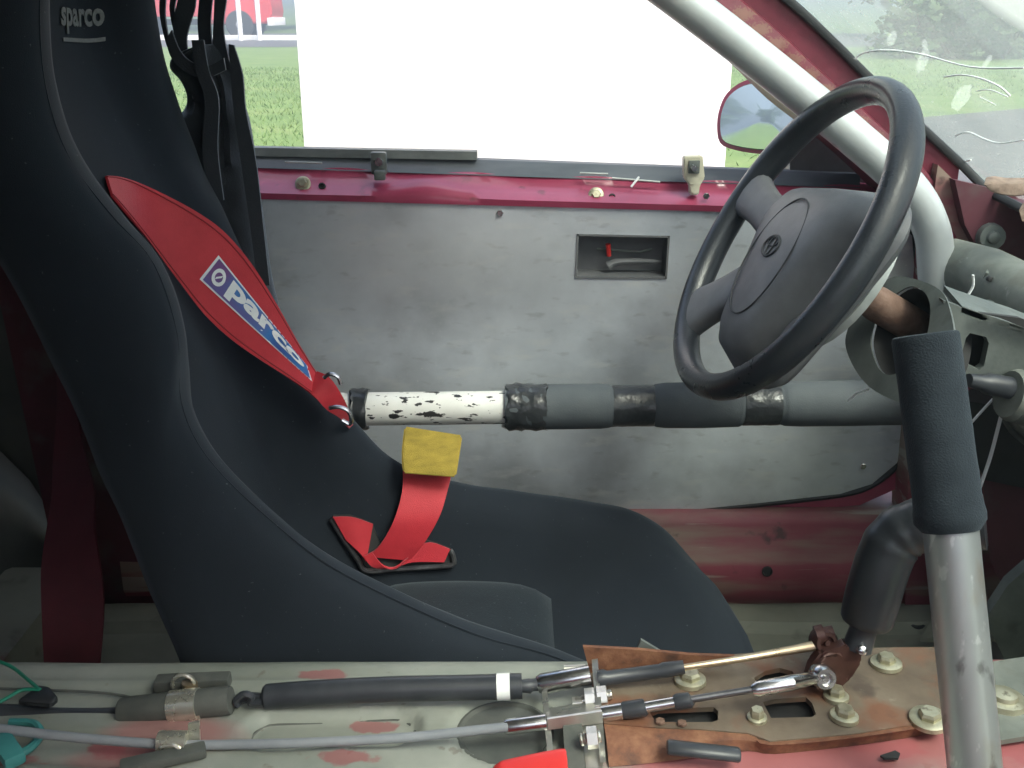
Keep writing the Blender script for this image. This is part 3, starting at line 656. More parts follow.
# door mirror
YM = 1.45
mo = [(728, 92), (744, 81), (764, 78), (800, 80), (812, 100), (812, 150), (800, 156), (760, 154), (735, 150), (720, 143), (717, 125), (720, 107)]
nm = V((-.80, -.59, .08)).normalized(); cc = PY(770, 118, YM); MP = [PL(u, v, cc, nm) for u, v in mo]
bm = NB(); secs = []
for dy, s in ((-.0, .96), (.0, 1.0), (.03, 1.04), (.07, .95), (.11, .7), (.13, .3)):
    secs.append([cc + (p - cc) * s - nm * dy for p in cr(MP, 3, True)])
loft(bm, secs); mh = obj('mirror_housing', bm, M['red_paint'], door, ang=50)
bm = NB(); secs = [[cc + (p - cc) * s - nm * dy for p in cr(MP, 3, True)] for dy, s in ((-.004, .89), (-.006, .87), (-.0075, .6))]
loft(bm, secs); g1 = obj('mirror_rim', bm, M['seal'], mh)
bm = NB(); secs = []
for j in range(7):
    ring = []
    s = .855 * (1 - j / 7)
    for p in cr(MP, 3, True): ring.append(cc + (p - cc) * s + nm * (.0085 + .002 * (1 - s)))
    secs.append(ring)
loft(bm, secs); obj('mirror_glass', bm, M['mirror'], mh)
bm = NB(); plate(bm, [PY(u, v, 1.36) for u, v in [(790, 130), (830, 120), (870, 165), (880, 215), (790, 200)]], [], V((0, .03, 0))); obj('mirror_sail_panel', bm, M['plastic'], door)
bm = NB(); tube(bm, [PY(815, 130, 1.45) , PY(835, 150, 1.38)], [.03, .035], 10); obj('mirror_arm', bm, M['red_paint'], mh)

# ------------------------------------------------------------------ roll cage
cage = thing('roll_cage', 'silver tubular roll cage with front leg along the pillar and padded door bar', 'roll cage', (.55, 1.2, .2))
pts = [PY(u, v, y) for u, v, y in [(480, -160, 1.15), (580, -75, 1.16), (676, -4, 1.17), (800, 98, 1.18), (868, 153, 1.18), (908, 187, 1.18), (931, 228, 1.18), (936, 268, 1.18), (939, 330, 1.18), (950, 480, 1.18), (962, 640, 1.18)]]
pts[3] = PY(772, 70, 1.18); pts[4] = PY(850, 134, 1.18)
bm = NB(); tube(bm, cr(pts, 8), .0208, 28); obj('front_leg', bm, M['tube'], cage)
YB = 1.17
def barv(u): return 409 - (u - 365) * .012
bp = lambda u, dv=0: PY(u, barv(u) + dv, YB)
bm = NB(); tube(bm, [bp(150), bp(300), bp(430), bp(514)], .0205, 28); obj('door_bar', bm, M['tube_white'], cage)
bm = NB(); secs_u = [505, 520, 560, 600, 609, 613, 652, 656, 665, 700, 738, 742, 780, 784, 800, 850, 900, 935]
rr = [.0265, .0275, .028, .0278, .0265, .0245, .0245, .0265, .028, .0285, .0275, .025, .025, .027, .028, .028, .0275, .027]
us = []; rs = []
for i in range(len(secs_u) - 1):
    for k in range(3): us.append(secs_u[i] + (secs_u[i + 1] - secs_u[i]) * k / 3); rs.append(rr[i] + (rr[i + 1] - rr[i]) * k / 3)
tube(bm, [bp(u) for u in us], rs, 28); fo = obj('foam_padding', bm, M['foam'], cage)
def tapewrap(u0, u1, r, amp, parent=cage, seg=26):
    bm = NB(); n = 9; rings = []
    for i in range(n):
        u = u0 + (u1 - u0) * i / (n - 1); c = bp(u); ring = []
        for k in range(seg):
            a = 2 * math.pi * k / seg; e = (1 if i in (0, n - 1) else .3)
            jit = amp * noise.noise(V((u * .15, math.cos(a) * 2.2, math.sin(a) * 2.2)))
            ux = amp * 3 * noise.noise(V((i * 5, math.cos(a) * 3, math.sin(a) * 3 + 9))) * e
            q = r + jit
            ring.append(c + V((ux, q * math.cos(a), q * math.sin(a))))
        rings.append(ring)
    loft(bm, rings); return obj('tape', bm, M['tape'], parent, ang=50)
tapewrap(506, 546, .0285, .0035); tapewrap(612, 653, .0256, .0008); tapewrap(742, 778, .0262, .0006)
tapewrap(352, 368, .0255, .003)

# ------------------------------------------------------------------ seat
YN, YF, YC = .735, 1.10, .92
Np = [None, None, (570, 662), (485, 637), (410, 606), (330, 565), (262, 512), (207, 456), (182, 402), (178, 335), (155, 265), (112, 215), (74, 165), (52, 110), (42, 50), (44, -30), (70, -110)]
Fp = [None, (664, 530), (630, 510), (590, 502), (525, 492), (455, 482), (398, 462), (350, 417), (306, 365), (275, 310), (243, 255), (219, 205), (200, 165), (180, 110), (161, 50), (150, -30), (138, -100)]
Nx = [PY(*p, YN) if p else None for p in Np]; Fx = [PY(*p, YF) if p else None for p in Fp]
Nx[0] = V((.255, YN, .372)); Nx[1] = V((.17, YN, .415)); Fx[0] = PY(697, 566, YF)
_v0 = PY(747, 636, .92)
Vv = [(_v0.x, _v0.z), (.20, .385), (.11, .352), (.03, .340), (-.05, .340), (-.13, .352), (-.20, .39), (-.245, .46), (-.272, .53), (-.297, .63), (-.322, .72), (-.345, .80), (-.37, .87), (-.395, .94), (-.41, 1.0), (-.415, 1.08), (-.41, 1.15)]
Bv = [(.24, .30), (.17, .27), (.09, .255), (.02, .25), (-.06, .25), (-.15, .255), (-.225, .31), (-.262, .42), (-.288, .52), (-.312, .62), (-.338, .72), (-.362, .80), (-.392, .87), (-.42, .94), (-.44, 1.01), (-.45, 1.09), (-.45, 1.16)]
secs = []
for i in range(17):
    n_, f_ = Nx[i], Fx[i]; vc = V((Vv[i][0], YC, Vv[i][1])); bc = V((Bv[i][0], YC, Bv[i][1]))
    def L_(p, q, t, y): r = p.lerp(q, t); return V((r.x, y, r.z))
    wd = .022 if i < 11 else .026
    w0 = max(.0, min(1, i / 3)); w0 = .012 + .010 * w0
    qq = min(1, i / 3); TT = [a * qq + b_ * (1 - qq) for a, b_ in ((.03, .08), (.25, .22), (.7, .38), (.95, .58))]
    s_ = [L_(bc, n_, 0, YN - .005), L_(bc, n_, .35, YN - .022), L_(bc, n_, .75, YN - .024), L_(bc, n_, .95, YN - .014), L_(n_, vc, 0, YN), L_(n_, vc, TT[0], YN + w0),
          L_(n_, vc, TT[1], YN + w0 + .018), L_(n_, vc, TT[2], YN + w0 + .035), L_(n_, vc, TT[3], YN + w0 + .062), L_(vc, vc, 0, YC),
          L_(f_, vc, TT[3], YF - w0 - .062), L_(f_, vc, TT[2], YF - w0 - .035), L_(f_, vc, TT[1], YF - w0 - .018), L_(f_, vc, TT[0], YF - w0), L_(f_, vc, 0, YF),
          L_(bc, f_, .95, YF + .014), L_(bc, f_, .75, YF + .024), L_(bc, f_, .35, YF + .022), L_(bc, f_, 0, YF + .005), L_(bc, bc, 0, YC)]
    secs.append(s_)
# smooth along stations
m = len(secs[0]); cols = [cr([s[k] for s in secs], 5) for k in range(m)]
secs2 = [[cols[k][i] for k in range(m)] for i in range(len(cols[0]))]
bm = NB(); loft(bm, secs2)
bmesh.ops.recalc_face_normals(bm, faces=bm.faces)
bmesh.ops.subdivide_edges(bm, edges=[e for e in bm.edges if abs((e.verts[0].co - e.verts[1].co).y) > .0001 or True], cuts=1, use_grid_fill=True, smooth=.6)
for v in bm.verts: v.co += v.normal * (.0015 * noise.noise(v.co * 22))
seatbvh = BVHTree.FromBMesh(bm)
seat = thing('bucket_seat', 'black fabric racing bucket seat with high side bolsters', 'car seat', (-.1, .92, .22))
obj('seat_shell', bm, M['fabric'], seat, ang=60)
def hit(u, v):
    r = ray(u, v).normalized(); h = seatbvh.ray_cast(EYE, r); return h[0], h[1]
# loose base cushion
bm = NB(); secs = []
for i in range(13):
    f = i / 12; x = -.17 + .215 * f; z = .364 + .006 * math.sin(f * 3.1); e = (1 - abs(2 * f - 1) ** 6); hw = .118 * (.88 + .12 * e); hh = .020 * e + .003
    secs.append([V((x, YC + hw * math.copysign(abs(math.cos(a)) ** .5, math.cos(a)), z + hh * math.copysign(abs(math.sin(a)) ** .7, math.sin(a)))) for a in [2 * math.pi * k / 24 for k in range(24)]])
loft(bm, secs); obj('seat_cushion', bm, M['cushion'], seat, ang=60)
# bolster piping follows the near rim
bm = NB(); rim = cols[4][8:80]; tube(bm, [p + V((-.0005, -.001, .0005)) for p in rim], .0008, 6); obj('piping', bm, M['fabric'], seat)
# embroidered lettering on the head bolster
def onseat(q4, verts, fs, name, mt, parent, lift=.0012):
    c = []
    for u, v in q4:
        h, n_ = hit(u, v); c.append(h if h else PY(u, v, .95))
    nn = (c[1] - c[0]).cross(c[3] - c[0]).normalized()
    if nn.dot(EYE - c[0]) < 0: nn = -nn
    bm = NB(); bv = []
    for s_, t_ in verts:
        p = c[0].lerp(c[1], s_).lerp(c[3].lerp(c[2], s_), t_)
        h = seatbvh.ray_cast(p + nn * .04, -nn, .12)
        bv.append(bm.verts.new((h[0] if h[0] else p) + nn * lift))
    for f in fs:
        try: bm.faces.new([bv[i] for i in f])
        except ValueError: pass
    e = bmesh.ops.extrude_face_region(bm, geom=list(bm.faces)); bmesh.ops.translate(bm, verts=[v for v in e['geom'] if isinstance(v, bmesh.types.BMVert)], vec=nn * .0006)
    return obj(name, bm, mt, parent)
vs, fs = text_mesh('sparco', .03)
onseat([(60, 34), (104, 33), (103, 8), (60, 7)], vs, fs, 'embroidered_lettering', M['logo'], seat)
gv = [(i / 12, j) for j in (0, 1) for i in range(13)]; gf = [(i, i + 1, i + 14, i + 13) for i in range(12)]
onseat([(62, 42), (104, 41.5), (104, 37.5), (62, 38)], gv, gf, 'embroidered_underline', M['logo'], seat)

# ------------------------------------------------------------------ harness
har = thing('racing_harness', 'red racing harness with printed shoulder strap and lap strap on the seat', 'seat harness', (-.2, 1.0, .5))
ue = [(106, 176), (122, 178), (150, 188), (190, 208), (222, 230), (250, 262), (275, 302), (296, 340), (318, 376), (334, 398)]
le = [(112, 196), (122, 208), (148, 240), (180, 283), (205, 315), (232, 340), (262, 361), (290, 379), (314, 396), (328, 410)]
nst = 6
def strap_pts(px, y0, y1):
    out = []; pp = cr([V((u, v, 0)) for u, v in px], nst)
    for i, q in enumerate(pp):
        f = i / (len(pp) - 1); Y = y0 + (y1 - y0) * f
        h, _ = hit(q.x, q.y)
        if h and h.y - .012 < Y: Y = h.y - .012
        out.append(Y)
    # smooth depth
    for _ in range(6): out = [min(out[i], (out[max(i - 1, 0)] + out[i] + out[min(i + 1, len(out) - 1)]) / 3) for i in range(len(out))]
    return [PY(q.x, q.y, Y) for q, Y in zip(pp, out)]
SU = strap_pts(ue, .95, 1.06); SL = strap_pts(le, .93, 1.04)
bm = NB(); ribbon(bm, SU, SL, .0024); shs = obj('shoulder_strap', bm, M['red_web'], har, ang=50)
for t_ in (.055, .945):
    pp = [a.lerp(b_, t_) for a, b_ in zip(SU, SL)]; nn_ = [(SL[i] - SU[i]).cross(SU[min(i + 1, len(SU) - 1)] - SU[max(i - 1, 0)]).normalized() for i in range(len(SU))]
    pp = [p + (n_ if n_.dot(EYE - p) > 0 else -n_) * .0013 for p, n_ in zip(pp, nn_)]
    bm = NB(); tube(bm, pp, .0007, 6); obj('stitching', bm, M['rust_red'], shs)
# printed patch: mapped on the strap
def strapcoord(px_u, px_v):
    """nearest (i,t) on the strap for an image position, returns 3D point pushed out of the strap"""
    best = None; r = ray(px_u, px_v).normalized()
    for i in range(len(SU) - 1):
        a, b_, c, d = SU[i], SL[i], SL[i + 1], SU[i + 1]
        n_ = (b_ - a).cross(d - a)
        if n_.length < 1e-12: continue
        n_.normalize()
        den = r.dot(n_)
        if abs(den) < 1e-6: continue
        tt = (a - EYE).dot(n_) / den; p = EYE + r * tt
        dd = (p - (a + b_ + c + d) / 4).length
        if best is None or dd < best[0]: best = (dd, p, n_ if n_.dot(r) < 0 else -n_)
    return best[1] , best[2]
def onstrap(verts, fs, q4, name, mt, lift, parent):
    bm = NB(); bv = []
    for s_, t_ in verts:
        a = V(q4[0]).lerp(V(q4[1]), s_); b_ = V(q4[3]).lerp(V(q4[2]), s_); q = a.lerp(b_, t_)
        p, n_ = strapcoord(q.x, q.y); bv.append(bm.verts.new(p + n_ * lift))
    for f in fs:
        try: bm.faces.new([bv[i] for i in f])
        except ValueError: pass
    return obj(name, bm, mt, parent, ang=80)
Q = [(199, 279), (311, 382), (306, 366), (218, 255)]
def grid(nx, ny): return [(i / nx, j / ny) for j in range(ny + 1) for i in range(nx + 1)], [(j * (nx + 1) + i, j * (nx + 1) + i + 1, (j + 1) * (nx + 1) + i + 1, (j + 1) * (nx + 1) + i) for j in range(ny) for i in range(nx)]
vs, fs = grid(26, 5); onstrap(vs, fs, Q, 'patch_border', M['white_print'], .0019, shs)
def shrink(Q, a, b_):
    P_ = lambda s_, t_: V(Q[0]).lerp(V(Q[1]), s_).lerp(V(Q[3]).lerp(V(Q[2]), s_), t_)
    return [P_(a, b_), P_(1 - a, b_), P_(1 - a, 1 - b_), P_(a, 1 - b_)]
onstrap(vs, fs, shrink(Q, .018, .06), 'patch', M['patch'], .0024, shs)
tv, tf = text_mesh('parco', .04)
# the letters shrink towards the buckle as the printed field narrows
tv2 = [(s_, t_) for s_, t_ in tv]
_f = lambda s_, t_: V(Q[0]).lerp(V(Q[1]), s_).lerp(V(Q[3]).lerp(V(Q[2]), s_), t_)
Qt = [_f(.19, .14), _f(.94, .14), _f(.94, .86), _f(.19, .86)]
onstrap(tv2, tf, [tuple(p) for p in Qt], 'patch_lettering', M['white_print'], .0030, shs)
bm = NB()
ringv = []
def tor(px, py, r0, r1, y_lift):
    vs_ = []; fs_ = []
    for k in range(24):
        a = 2 * math.pi * k / 24
        for r_ in (r0, r1): vs_.append((px + r_[0] * math.cos(a) - r_[1] * math.sin(a) * .0, py + r_[1] * math.sin(a)))
    for k in range(24): k2 = (k + 1) % 24; fs_.append((2 * k, 2 * k + 1, 2 * k2 + 1, 2 * k2))
    return vs_, fs_
v_, f_ = tor(.095, .5, (.052, .30), (.030, .17), 0); onstrap(v_, f_, Q, 'patch_emblem', M['white_print'], .0030, shs)
v_, f_ = grid(3, 1); v_ = [(.078 + .034 * s_, .36 + .20 * s_ + .09 * t_) for s_, t_ in v_]; onstrap(v_, f_, Q, 'patch_emblem_bar', M['white_print'], .0031, shs)
# adjuster at the end of the shoulder strap
e0, e1 = SU[-1], SL[-1]
bm = NB(); A_ = cr([PY(u, v, y) for u, v, y in [(318, 372, 1.045), (330, 378, 1.035), (342, 396, 1.04), (350, 414, 1.06), (352, 424, 1.08)]], 4); B_ = cr([PY(u, v, y) for u, v, y in [(303, 388, 1.035), (314, 396, 1.025), (326, 409, 1.03), (340, 418, 1.05), (348, 428, 1.07)]], 4)
ribbon(bm, A_, B_, .003); obj('strap_loop', bm, M['red_web'], har)
for pth in ([(324, 378), (330, 374), (338, 377), (341, 384)], [(329, 408), (338, 407), (347, 410), (351, 417), (350, 424), (342, 420)]):
    bm = NB(); tube(bm, cr([PY(u, v, 1.018) for u, v in pth], 4), .0024, 8); obj('adjuster_bar', bm, M['chrome'], har)
# lap strap through the slot in the far bolster
def hy(u, v, o=.008, d=1.07):
    h, _ = hit(u, v); return (h.y if h else d) - o
slot = [(331, 519), (345, 541), (358, 560), (367, 571), (400, 569), (430, 567), (452, 565), (453, 556), (450, 550)]
sp = [PY(u, v, hy(u, v, .006)) for u, v in slot]
bm = NB(); tube(bm, cr(sp, 4), .0032, 8); slt = obj('slot_trim', bm, M['dark_steel'], seat)
back = [(333, 516), (350, 516), (372, 524), (380, 545), (425, 540), (452, 550), (452, 564), (410, 567), (367, 569)]
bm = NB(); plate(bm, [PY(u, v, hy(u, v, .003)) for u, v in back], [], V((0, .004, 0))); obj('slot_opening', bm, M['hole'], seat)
def strapb(name, px, mt, th=.0026, par=har, d=1.08, o=.012, n=5):
    A_, B_ = [], []
    for (u0, v0, o0), (u1, v1, o1) in px: A_.append(PY(u0, v0, hy(u0, v0, o0, d))); B_.append(PY(u1, v1, hy(u1, v1, o1, d)))
    bm = NB(); ribbon(bm, cr(A_, n), cr(B_, n), th); return obj(name, bm, mt, par, ang=50)
strapb('lap_strap', [((367, 556, .008), (410, 560, .012)), ((380, 545, .016), (426, 540, .018)), ((394, 520, .02), (440, 515, .02)), ((402, 492, .016), (447, 492, .016)), ((403, 474, .012), (451, 476, .012)), ((403, 462, .012), (452, 466, .012))], M['red_web'])
strapb('lap_strap_tail', [((333, 517, .010), (346, 540, .010)), ((352, 517, .012), (360, 553, .012)), ((373, 524, .012), (366, 562, .010))], M['red_web'])
strapb('lap_strap_tail', [((372, 552, .020), (364, 556, .018)), ((384, 566, .018), (372, 566, .016)), ((400, 566, .014), (390, 568, .012)), ((425, 543, .012), (412, 562, .012)), ((450, 549, .008), (444, 562, .008))], M['red_web'])
bm = NB(); Yt = 1.085
ta = [(404, 429), (402, 444), (401, 458), (403, 474)]; tb_ = [(462, 438), (460, 452), (458, 465), (456, 478)]
secs = []
for (a, b_), yy in zip(zip(ta, tb_), (1.085, 1.07, 1.052, 1.04)):
    p, q = PY(*a, yy), PY(*b_, yy); secs.append([p, q, q + V((0, .010, 0)), p + V((0, .010, 0))])
loft(bm, secs); bmesh.ops.bevel(bm, geom=list(bm.edges), offset=.002, segments=2, affect='EDGES'); yl = obj('end_sleeve', bm, M['yellow_web'], har); yl['label'] = 'yellow padded sleeve at the end of the red lap strap'
# the second harness strap running down behind the seat
A_ = [(50, 300), (56, 352), (58, 400), (54, 460), (52, 500), (43, 560), (42, 600), (46, 690)]; B_ = [(58, 300), (66, 352), (76, 400), (84, 450), (95, 490), (95, 530), (104, 600), (97, 690)]
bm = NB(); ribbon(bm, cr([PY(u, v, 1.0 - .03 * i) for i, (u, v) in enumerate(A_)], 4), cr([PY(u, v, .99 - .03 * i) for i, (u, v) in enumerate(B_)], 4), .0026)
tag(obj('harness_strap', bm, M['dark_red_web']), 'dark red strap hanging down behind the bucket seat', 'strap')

# ------------------------------------------------------------------ black cloth bundle hanging by the window
net = thing('cloth_bundle', 'bunched black cloth with loose straps hanging between seat and window', 'cloth', (-.3, 1.2, 1.15))
prof = [(44, 204, 222), (50, 186, 231), (57, 174, 236), (68, 172, 238), (80, 182, 241), (95, 188, 243), (108, 186, 245), (122, 174, 249), (150, 168, 254), (180, 172, 257), (210, 175, 262), (240, 185, 266), (270, 200, 270), (300, 225, 276), (330, 250, 285), (350, 270, 296)]
secs = []
pr = cr([V(p) for p in prof], 4)
for q in pr:
    v, a, b_ = q.x, q.y, q.z; c0 = PY(a, v, 1.17); c1 = PY(b_, v, 1.17); c = (c0 + c1) / 2; hw = (c1 - c0).x / 2; ring = []
    for k in range(28):
        t_ = 2 * math.pi * k / 28; fold = 1 + .10 * noise.noise(V((math.cos(t_) * 3, math.sin(t_) * 3, v * .02))) * (0 if abs(math.sin(t_)) < .2 else 1)
        fold2 = .018 * noise.noise(V((t_ * 3.4, v * .010, 4))) + .009 * noise.noise(V((math.cos(t_) * 5, math.sin(t_) * 5, v * .035 + 7)))
        ring.append(c + V((hw * math.cos(t_), (.035 + fold2) * math.sin(t_) * fold, 0)))
    secs.append(ring)
bm = NB(); loft(bm, secs); obj('gathered_cloth', bm, M['black_cloth'], net, ang=70)
def hang(name, A_, B_, Y, mt, th=.004):
    bm = NB(); ribbon(bm, cr([PY(u, v, Y) for u, v in A_], 5), cr([PY(u, v, Y) for u, v in B_], 5), th, V((0, 1, 0))); return obj(name, bm, mt, net)
hang('hanging_strap', [(176, -60), (172, -10), (170, 10), (175, 35), (182, 60)], [(182, -60), (178, -10), (175, 10), (180, 35), (190, 60)], 1.16, M['black_cloth'])
hang('hanging_strap', [(164, -50), (160, 0), (161, 20), (167, 45), (174, 58)], [(170, -50), (166, 0), (166, 20), (171, 45), (180, 58)], 1.165, M['black_cloth'])
hang('hanging_strap', [(184, -60), (180, -10), (174, 20), (175, 40), (178, 62)], [(196, -60), (196, 0), (191, 22), (187, 40), (190, 64)], 1.155, M['black_cloth'])
hang('hanging_strap', [(204, -60), (200, -5), (198, 20), (199, 40), (200, 66)], [(217, -60), (213, -5), (211, 20), (212, 40), (214, 66)], 1.16, M['black_cloth'])
hang('hanging_strap', [(216, -60), (215, -5), (214, 20), (213, 40), (212, 66)], [(228, -60), (227, -5), (224, 20), (225, 40), (232, 70)], 1.15, M['black_cloth'])
hang('hanging_strap', [(192, 40), (196, 70), (205, 100), (203, 150), (210, 200)], [(204, 40), (209, 70), (219, 100), (218, 150), (224, 200)], 1.118, M['black_cloth'])
hang('hanging_strap', [(229, 44), (231, 75), (234, 110), (241, 160), (251, 230), (258, 285)], [(234, 45), (243, 75), (246, 110), (256, 160), (264, 230), (270, 285)], 1.125, M['black_cloth'])
hang('hanging_strap', [(166, 40), (172, 58), (186, 72), (206, 78), (226, 70)], [(172, 30), (180, 50), (192, 62), (208, 66), (224, 58)], 1.122, M['black_cloth'])
# rear compartment pieces seen left of the seat
bm = NB(); secs = []
for i in range(13):
    a = math.pi * i / 12; secs.append([V((-.95 - .30 * math.cos(a), y, .22 + .30 * math.sin(a) * k)) for y, k in ((1.02, .0), (1.04, .8), (1.08, .97), (1.33, 1.0))])
loft(bm, secs, closed=False, caps=False); obj('wheel_arch', bm, M['trim'], body)
sheet('b_pillar', [(-.46, 1.27, .19), (-.64, 1.27, .19), (-.64, 1.20, 1.2), (-.53, 1.20, 1.2)], M['shadow_maroon'], V((0, .05, 0)))
bm = NB(); box(bm, V((-.75, .95, .25)), (.35, .5, .12), bev=.02); obj('rear_floor_step', bm, M['floor'], body)

# ------------------------------------------------------------------ steering wheel
vh = ray(794, 247); C = EYE + vh * 1.007; vh.normalize()
m3 = V((.859, 0, 0)) + V((0, -sn, -cs)) * .515; m3 -= vh * vh.dot(m3); m3.normalize()
wn_ = (-.40 * vh - .9165 * m3).normalized()
ey = V((0, 1, 0)); ey -= wn_ * ey.dot(wn_); ey.normalize(); eu = ey.cross(wn_)
if eu.z < 0: eu = -eu
C = C + ey * .030
RHO = R(10)
def WP(p, q, h=0):
    return C + ey * (p * math.cos(RHO) + q * math.sin(RHO)) + eu * (q * math.cos(RHO) - p * math.sin(RHO)) + wn_ * h
sw = thing('steering_wheel', 'black leather steering wheel with grey airbag pad, tilted towards the seat', 'steering wheel', C)
bm = NB(); RM = .1665; nseg = 96; rings = []
for i in range(nseg):
    a = 2 * math.pi * i / nseg; d = V((math.cos(a), math.sin(a), 0)); ring = []
    bul = 1 + .05 * math.exp(-((math.degrees(a) % 360 - 35) / 14) ** 2) + .05 * math.exp(-((math.degrees(a) % 360 - 145) / 14) ** 2)
    for k in range(20):
        b_ = 2 * math.pi * k / 20; rr_ = .0133 * bul
        r_ = RM + rr_ * math.cos(b_); h = 1.16 * rr_ * math.sin(b_)
        ring.append(WP(r_ * math.cos(a), r_ * math.sin(a), h))
    rings.append(ring)
rv = [[bm.verts.new(p) for p in r_] for r_ in rings]
for i in range(nseg):
    for k in range(20): bm.faces.new((rv[i][k], rv[i][(k + 1) % 20], rv[(i + 1) % nseg][(k + 1) % 20], rv[(i + 1) % nseg][k]))
rimo = obj('rim', bm, M['leather'], sw)
def spoke(ang, w0, w1, r0, r1, h0, h1, skew=0):
    bm = NB(); secs = []
    for i in range(9):
        f = i / 8; r_ = r0 + (r1 - r0) * f; wd = (w0 + (w1 - w0) * (1 - (1 - f) ** 2)) if True else 0
        wd = w0 * (1 - f) + w1 * f + .012 * (f ** 4) + .006 * (1 - f) ** 4
        h = h0 + (h1 - h0) * f; th = .011 + .002 * f
        a = R(ang + skew * f); c = V((math.cos(a), math.sin(a))); n_ = V((-c.y, c.x)); sec = []
        for k in range(16):
            b_ = 2 * math.pi * k / 16; x = wd * math.copysign(abs(math.cos(b_)) ** .7, math.cos(b_)); z = th * math.copysign(abs(math.sin(b_)) ** .7, math.sin(b_))
            sec.append(WP(c.x * r_ + n_.x * x, c.y * r_ + n_.y * x, h + z))
        secs.append(sec)
    loft(bm, secs); return obj('spoke', bm, M['plastic'], sw, ang=50)
spoke(16, .024, .020, .05, .166, -.018, -.001); spoke(164, .016, .016, .05, .166, -.050, -.006)
spoke(-42, .028, .026, .05, .166, -.018, -.001); spoke(225, .016, .018, .05, .166, -.050, -.006)
# airbag pad
half = [(.0, .058), (.045, .057), (.072, .050), (.084, .032), (.082, .008), (.070, -.030), (.056, -.070), (.046, -.098), (.036, -.113), (.020, -.120), (.0, -.121)]
outl = cr([V((p, q, 0)) for p, q in half] + [V((-p, q, 0)) for p, q in half[-2:0:-1]], 4, True)
def padsec(s, h, dz=0): return [WP(p.x * (s if p.x > 0 else s * (1 + .10 * max(0, s - 1) / .2)), (p.y + .03) * s - .03, h) for p in outl]
bm = NB(); secs = [padsec(1.16, -.060), padsec(1.24, -.050), padsec(1.2, -.035), padsec(1.03, -.006), padsec(.95, -.002), padsec(.86, .003), padsec(.7, .006), padsec(.4, .0085), padsec(.12, .009)]
loft(bm, secs); pad = obj('airbag_pad', bm, M['plastic'], sw, ang=60)
def padh(p, q): 
    r_ = math.hypot(p / .084, (q + .03) / .09); return .0095 - .008 * min(1.1, r_) ** 2.6
def padring(cx, cy, a, b_, r, name, par, mt, n=48, sq=1.0):
    bm = NB(); pts = [WP(cx + a * math.cos(t_), cy + b_ * math.sin(t_), padh(cx + a * math.cos(t_), cy + b_ * math.sin(t_)) + .0002) for t_ in [2 * math.pi * k / n for k in range(n + 1)]]
    tube(bm, pts, r, 6); return obj(name, bm, mt, par)
padring(0.0, -.022, .047, .066, .0009, 'pad_seam', pad, M['line'])
emb = padring(0.0, -.012, .017, .0115, .0013, 'emblem', pad, M['line'], 32)
padring(0.0, -.012, .0055, .0108, .0009, 'emblem_ring', pad, M['line'], 24)
padring(0.0, -.0075, .012, .0050, .0009, 'emblem_ring', pad, M['line'], 24)
# boss behind the pad
bm = NB(); lathe(bm, C - wn_ * .045, -wn_, [(0.016, .080), (.019, .089), (.027, .089), (.036, .070), (.048, .048), (.052, .03), (.052, .02)], 36)
obj('boss', bm, M['greyplastic'], sw)

# ------------------------------------------------------------------ steering column
colm = thing('steering_column', 'grey metal steering column housing with rusty shaft behind the wheel', 'steering column', C - wn_ * .3)
CC = C - ey * .012
ax = -wn_
s0, s1 = PY(872, 301, .972), PY(925, 332, .992)
sx_ = (s1 - s0).normalized()
bm = NB(); lathe(bm, s0, sx_, [(-.02, .013), (0, .0165), (.006, .0175), (.10, .0175)], 24); sh_ = obj('shaft', bm, M['rust'], colm)
bm = NB(); bp_ = PY(876, 305, .985); box(bm, bp_, (.008, .012, .01), bev=.002); lathe(bm, PY(870, 306, .985), V((-.6, -.6, .3)), [(0, .004), (.006, .0035)], 8); obj('clamp_bolt', bm, M['chrome'], sh_)
fo_ = [(893, 277), (915, 279), (940, 290), (950, 310), (955, 345), (950, 385), (932, 406), (905, 404), (875, 391), (858, 374), (847, 352), (846, 335), (856, 312), (876, 288)]
fi_ = [(905, 288), (922, 290), (930, 305), (928, 330), (920, 352), (905, 368), (890, 375), (879, 369), (872, 352), (871, 335), (880, 310)]
PF = C - wn_ * .112
fa = [PL(u, v, PF, wn_) for u, v in fo_]; fb = [PL(u, v, PF, wn_) for u, v in fi_]
fa = cr(fa, 4, True); fb = cr(fb, 4, True)
bm = NB(); plate(bm, fa, [fb], ax * .0015); obj('housing_rim', bm, M['zinc'], colm, ang=30)
ca = sum(fa, V((0, 0, 0))) / len(fa)
bm = NB(); secs = [[ca + (p - ca) * s + ax * h for p in fa] for h, s in ((.0017, .985), (.005, .965), (.007, .93))]
loft(bm, secs, caps=False); obj('housing_shell', bm, M['zinc'], colm, ang=50)
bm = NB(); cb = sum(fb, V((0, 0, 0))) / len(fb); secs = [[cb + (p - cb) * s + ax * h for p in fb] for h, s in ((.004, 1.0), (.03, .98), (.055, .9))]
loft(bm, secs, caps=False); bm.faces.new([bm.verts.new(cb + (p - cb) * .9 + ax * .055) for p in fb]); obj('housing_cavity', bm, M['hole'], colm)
bm = NB(); tube(bm, cr([PY(u, v, 1.0) for u, v in [(886, 355), (890, 346), (893, 352), (889, 358)]], 3), .002, 6); obj('spring_clip', bm, M['chrome'], colm)
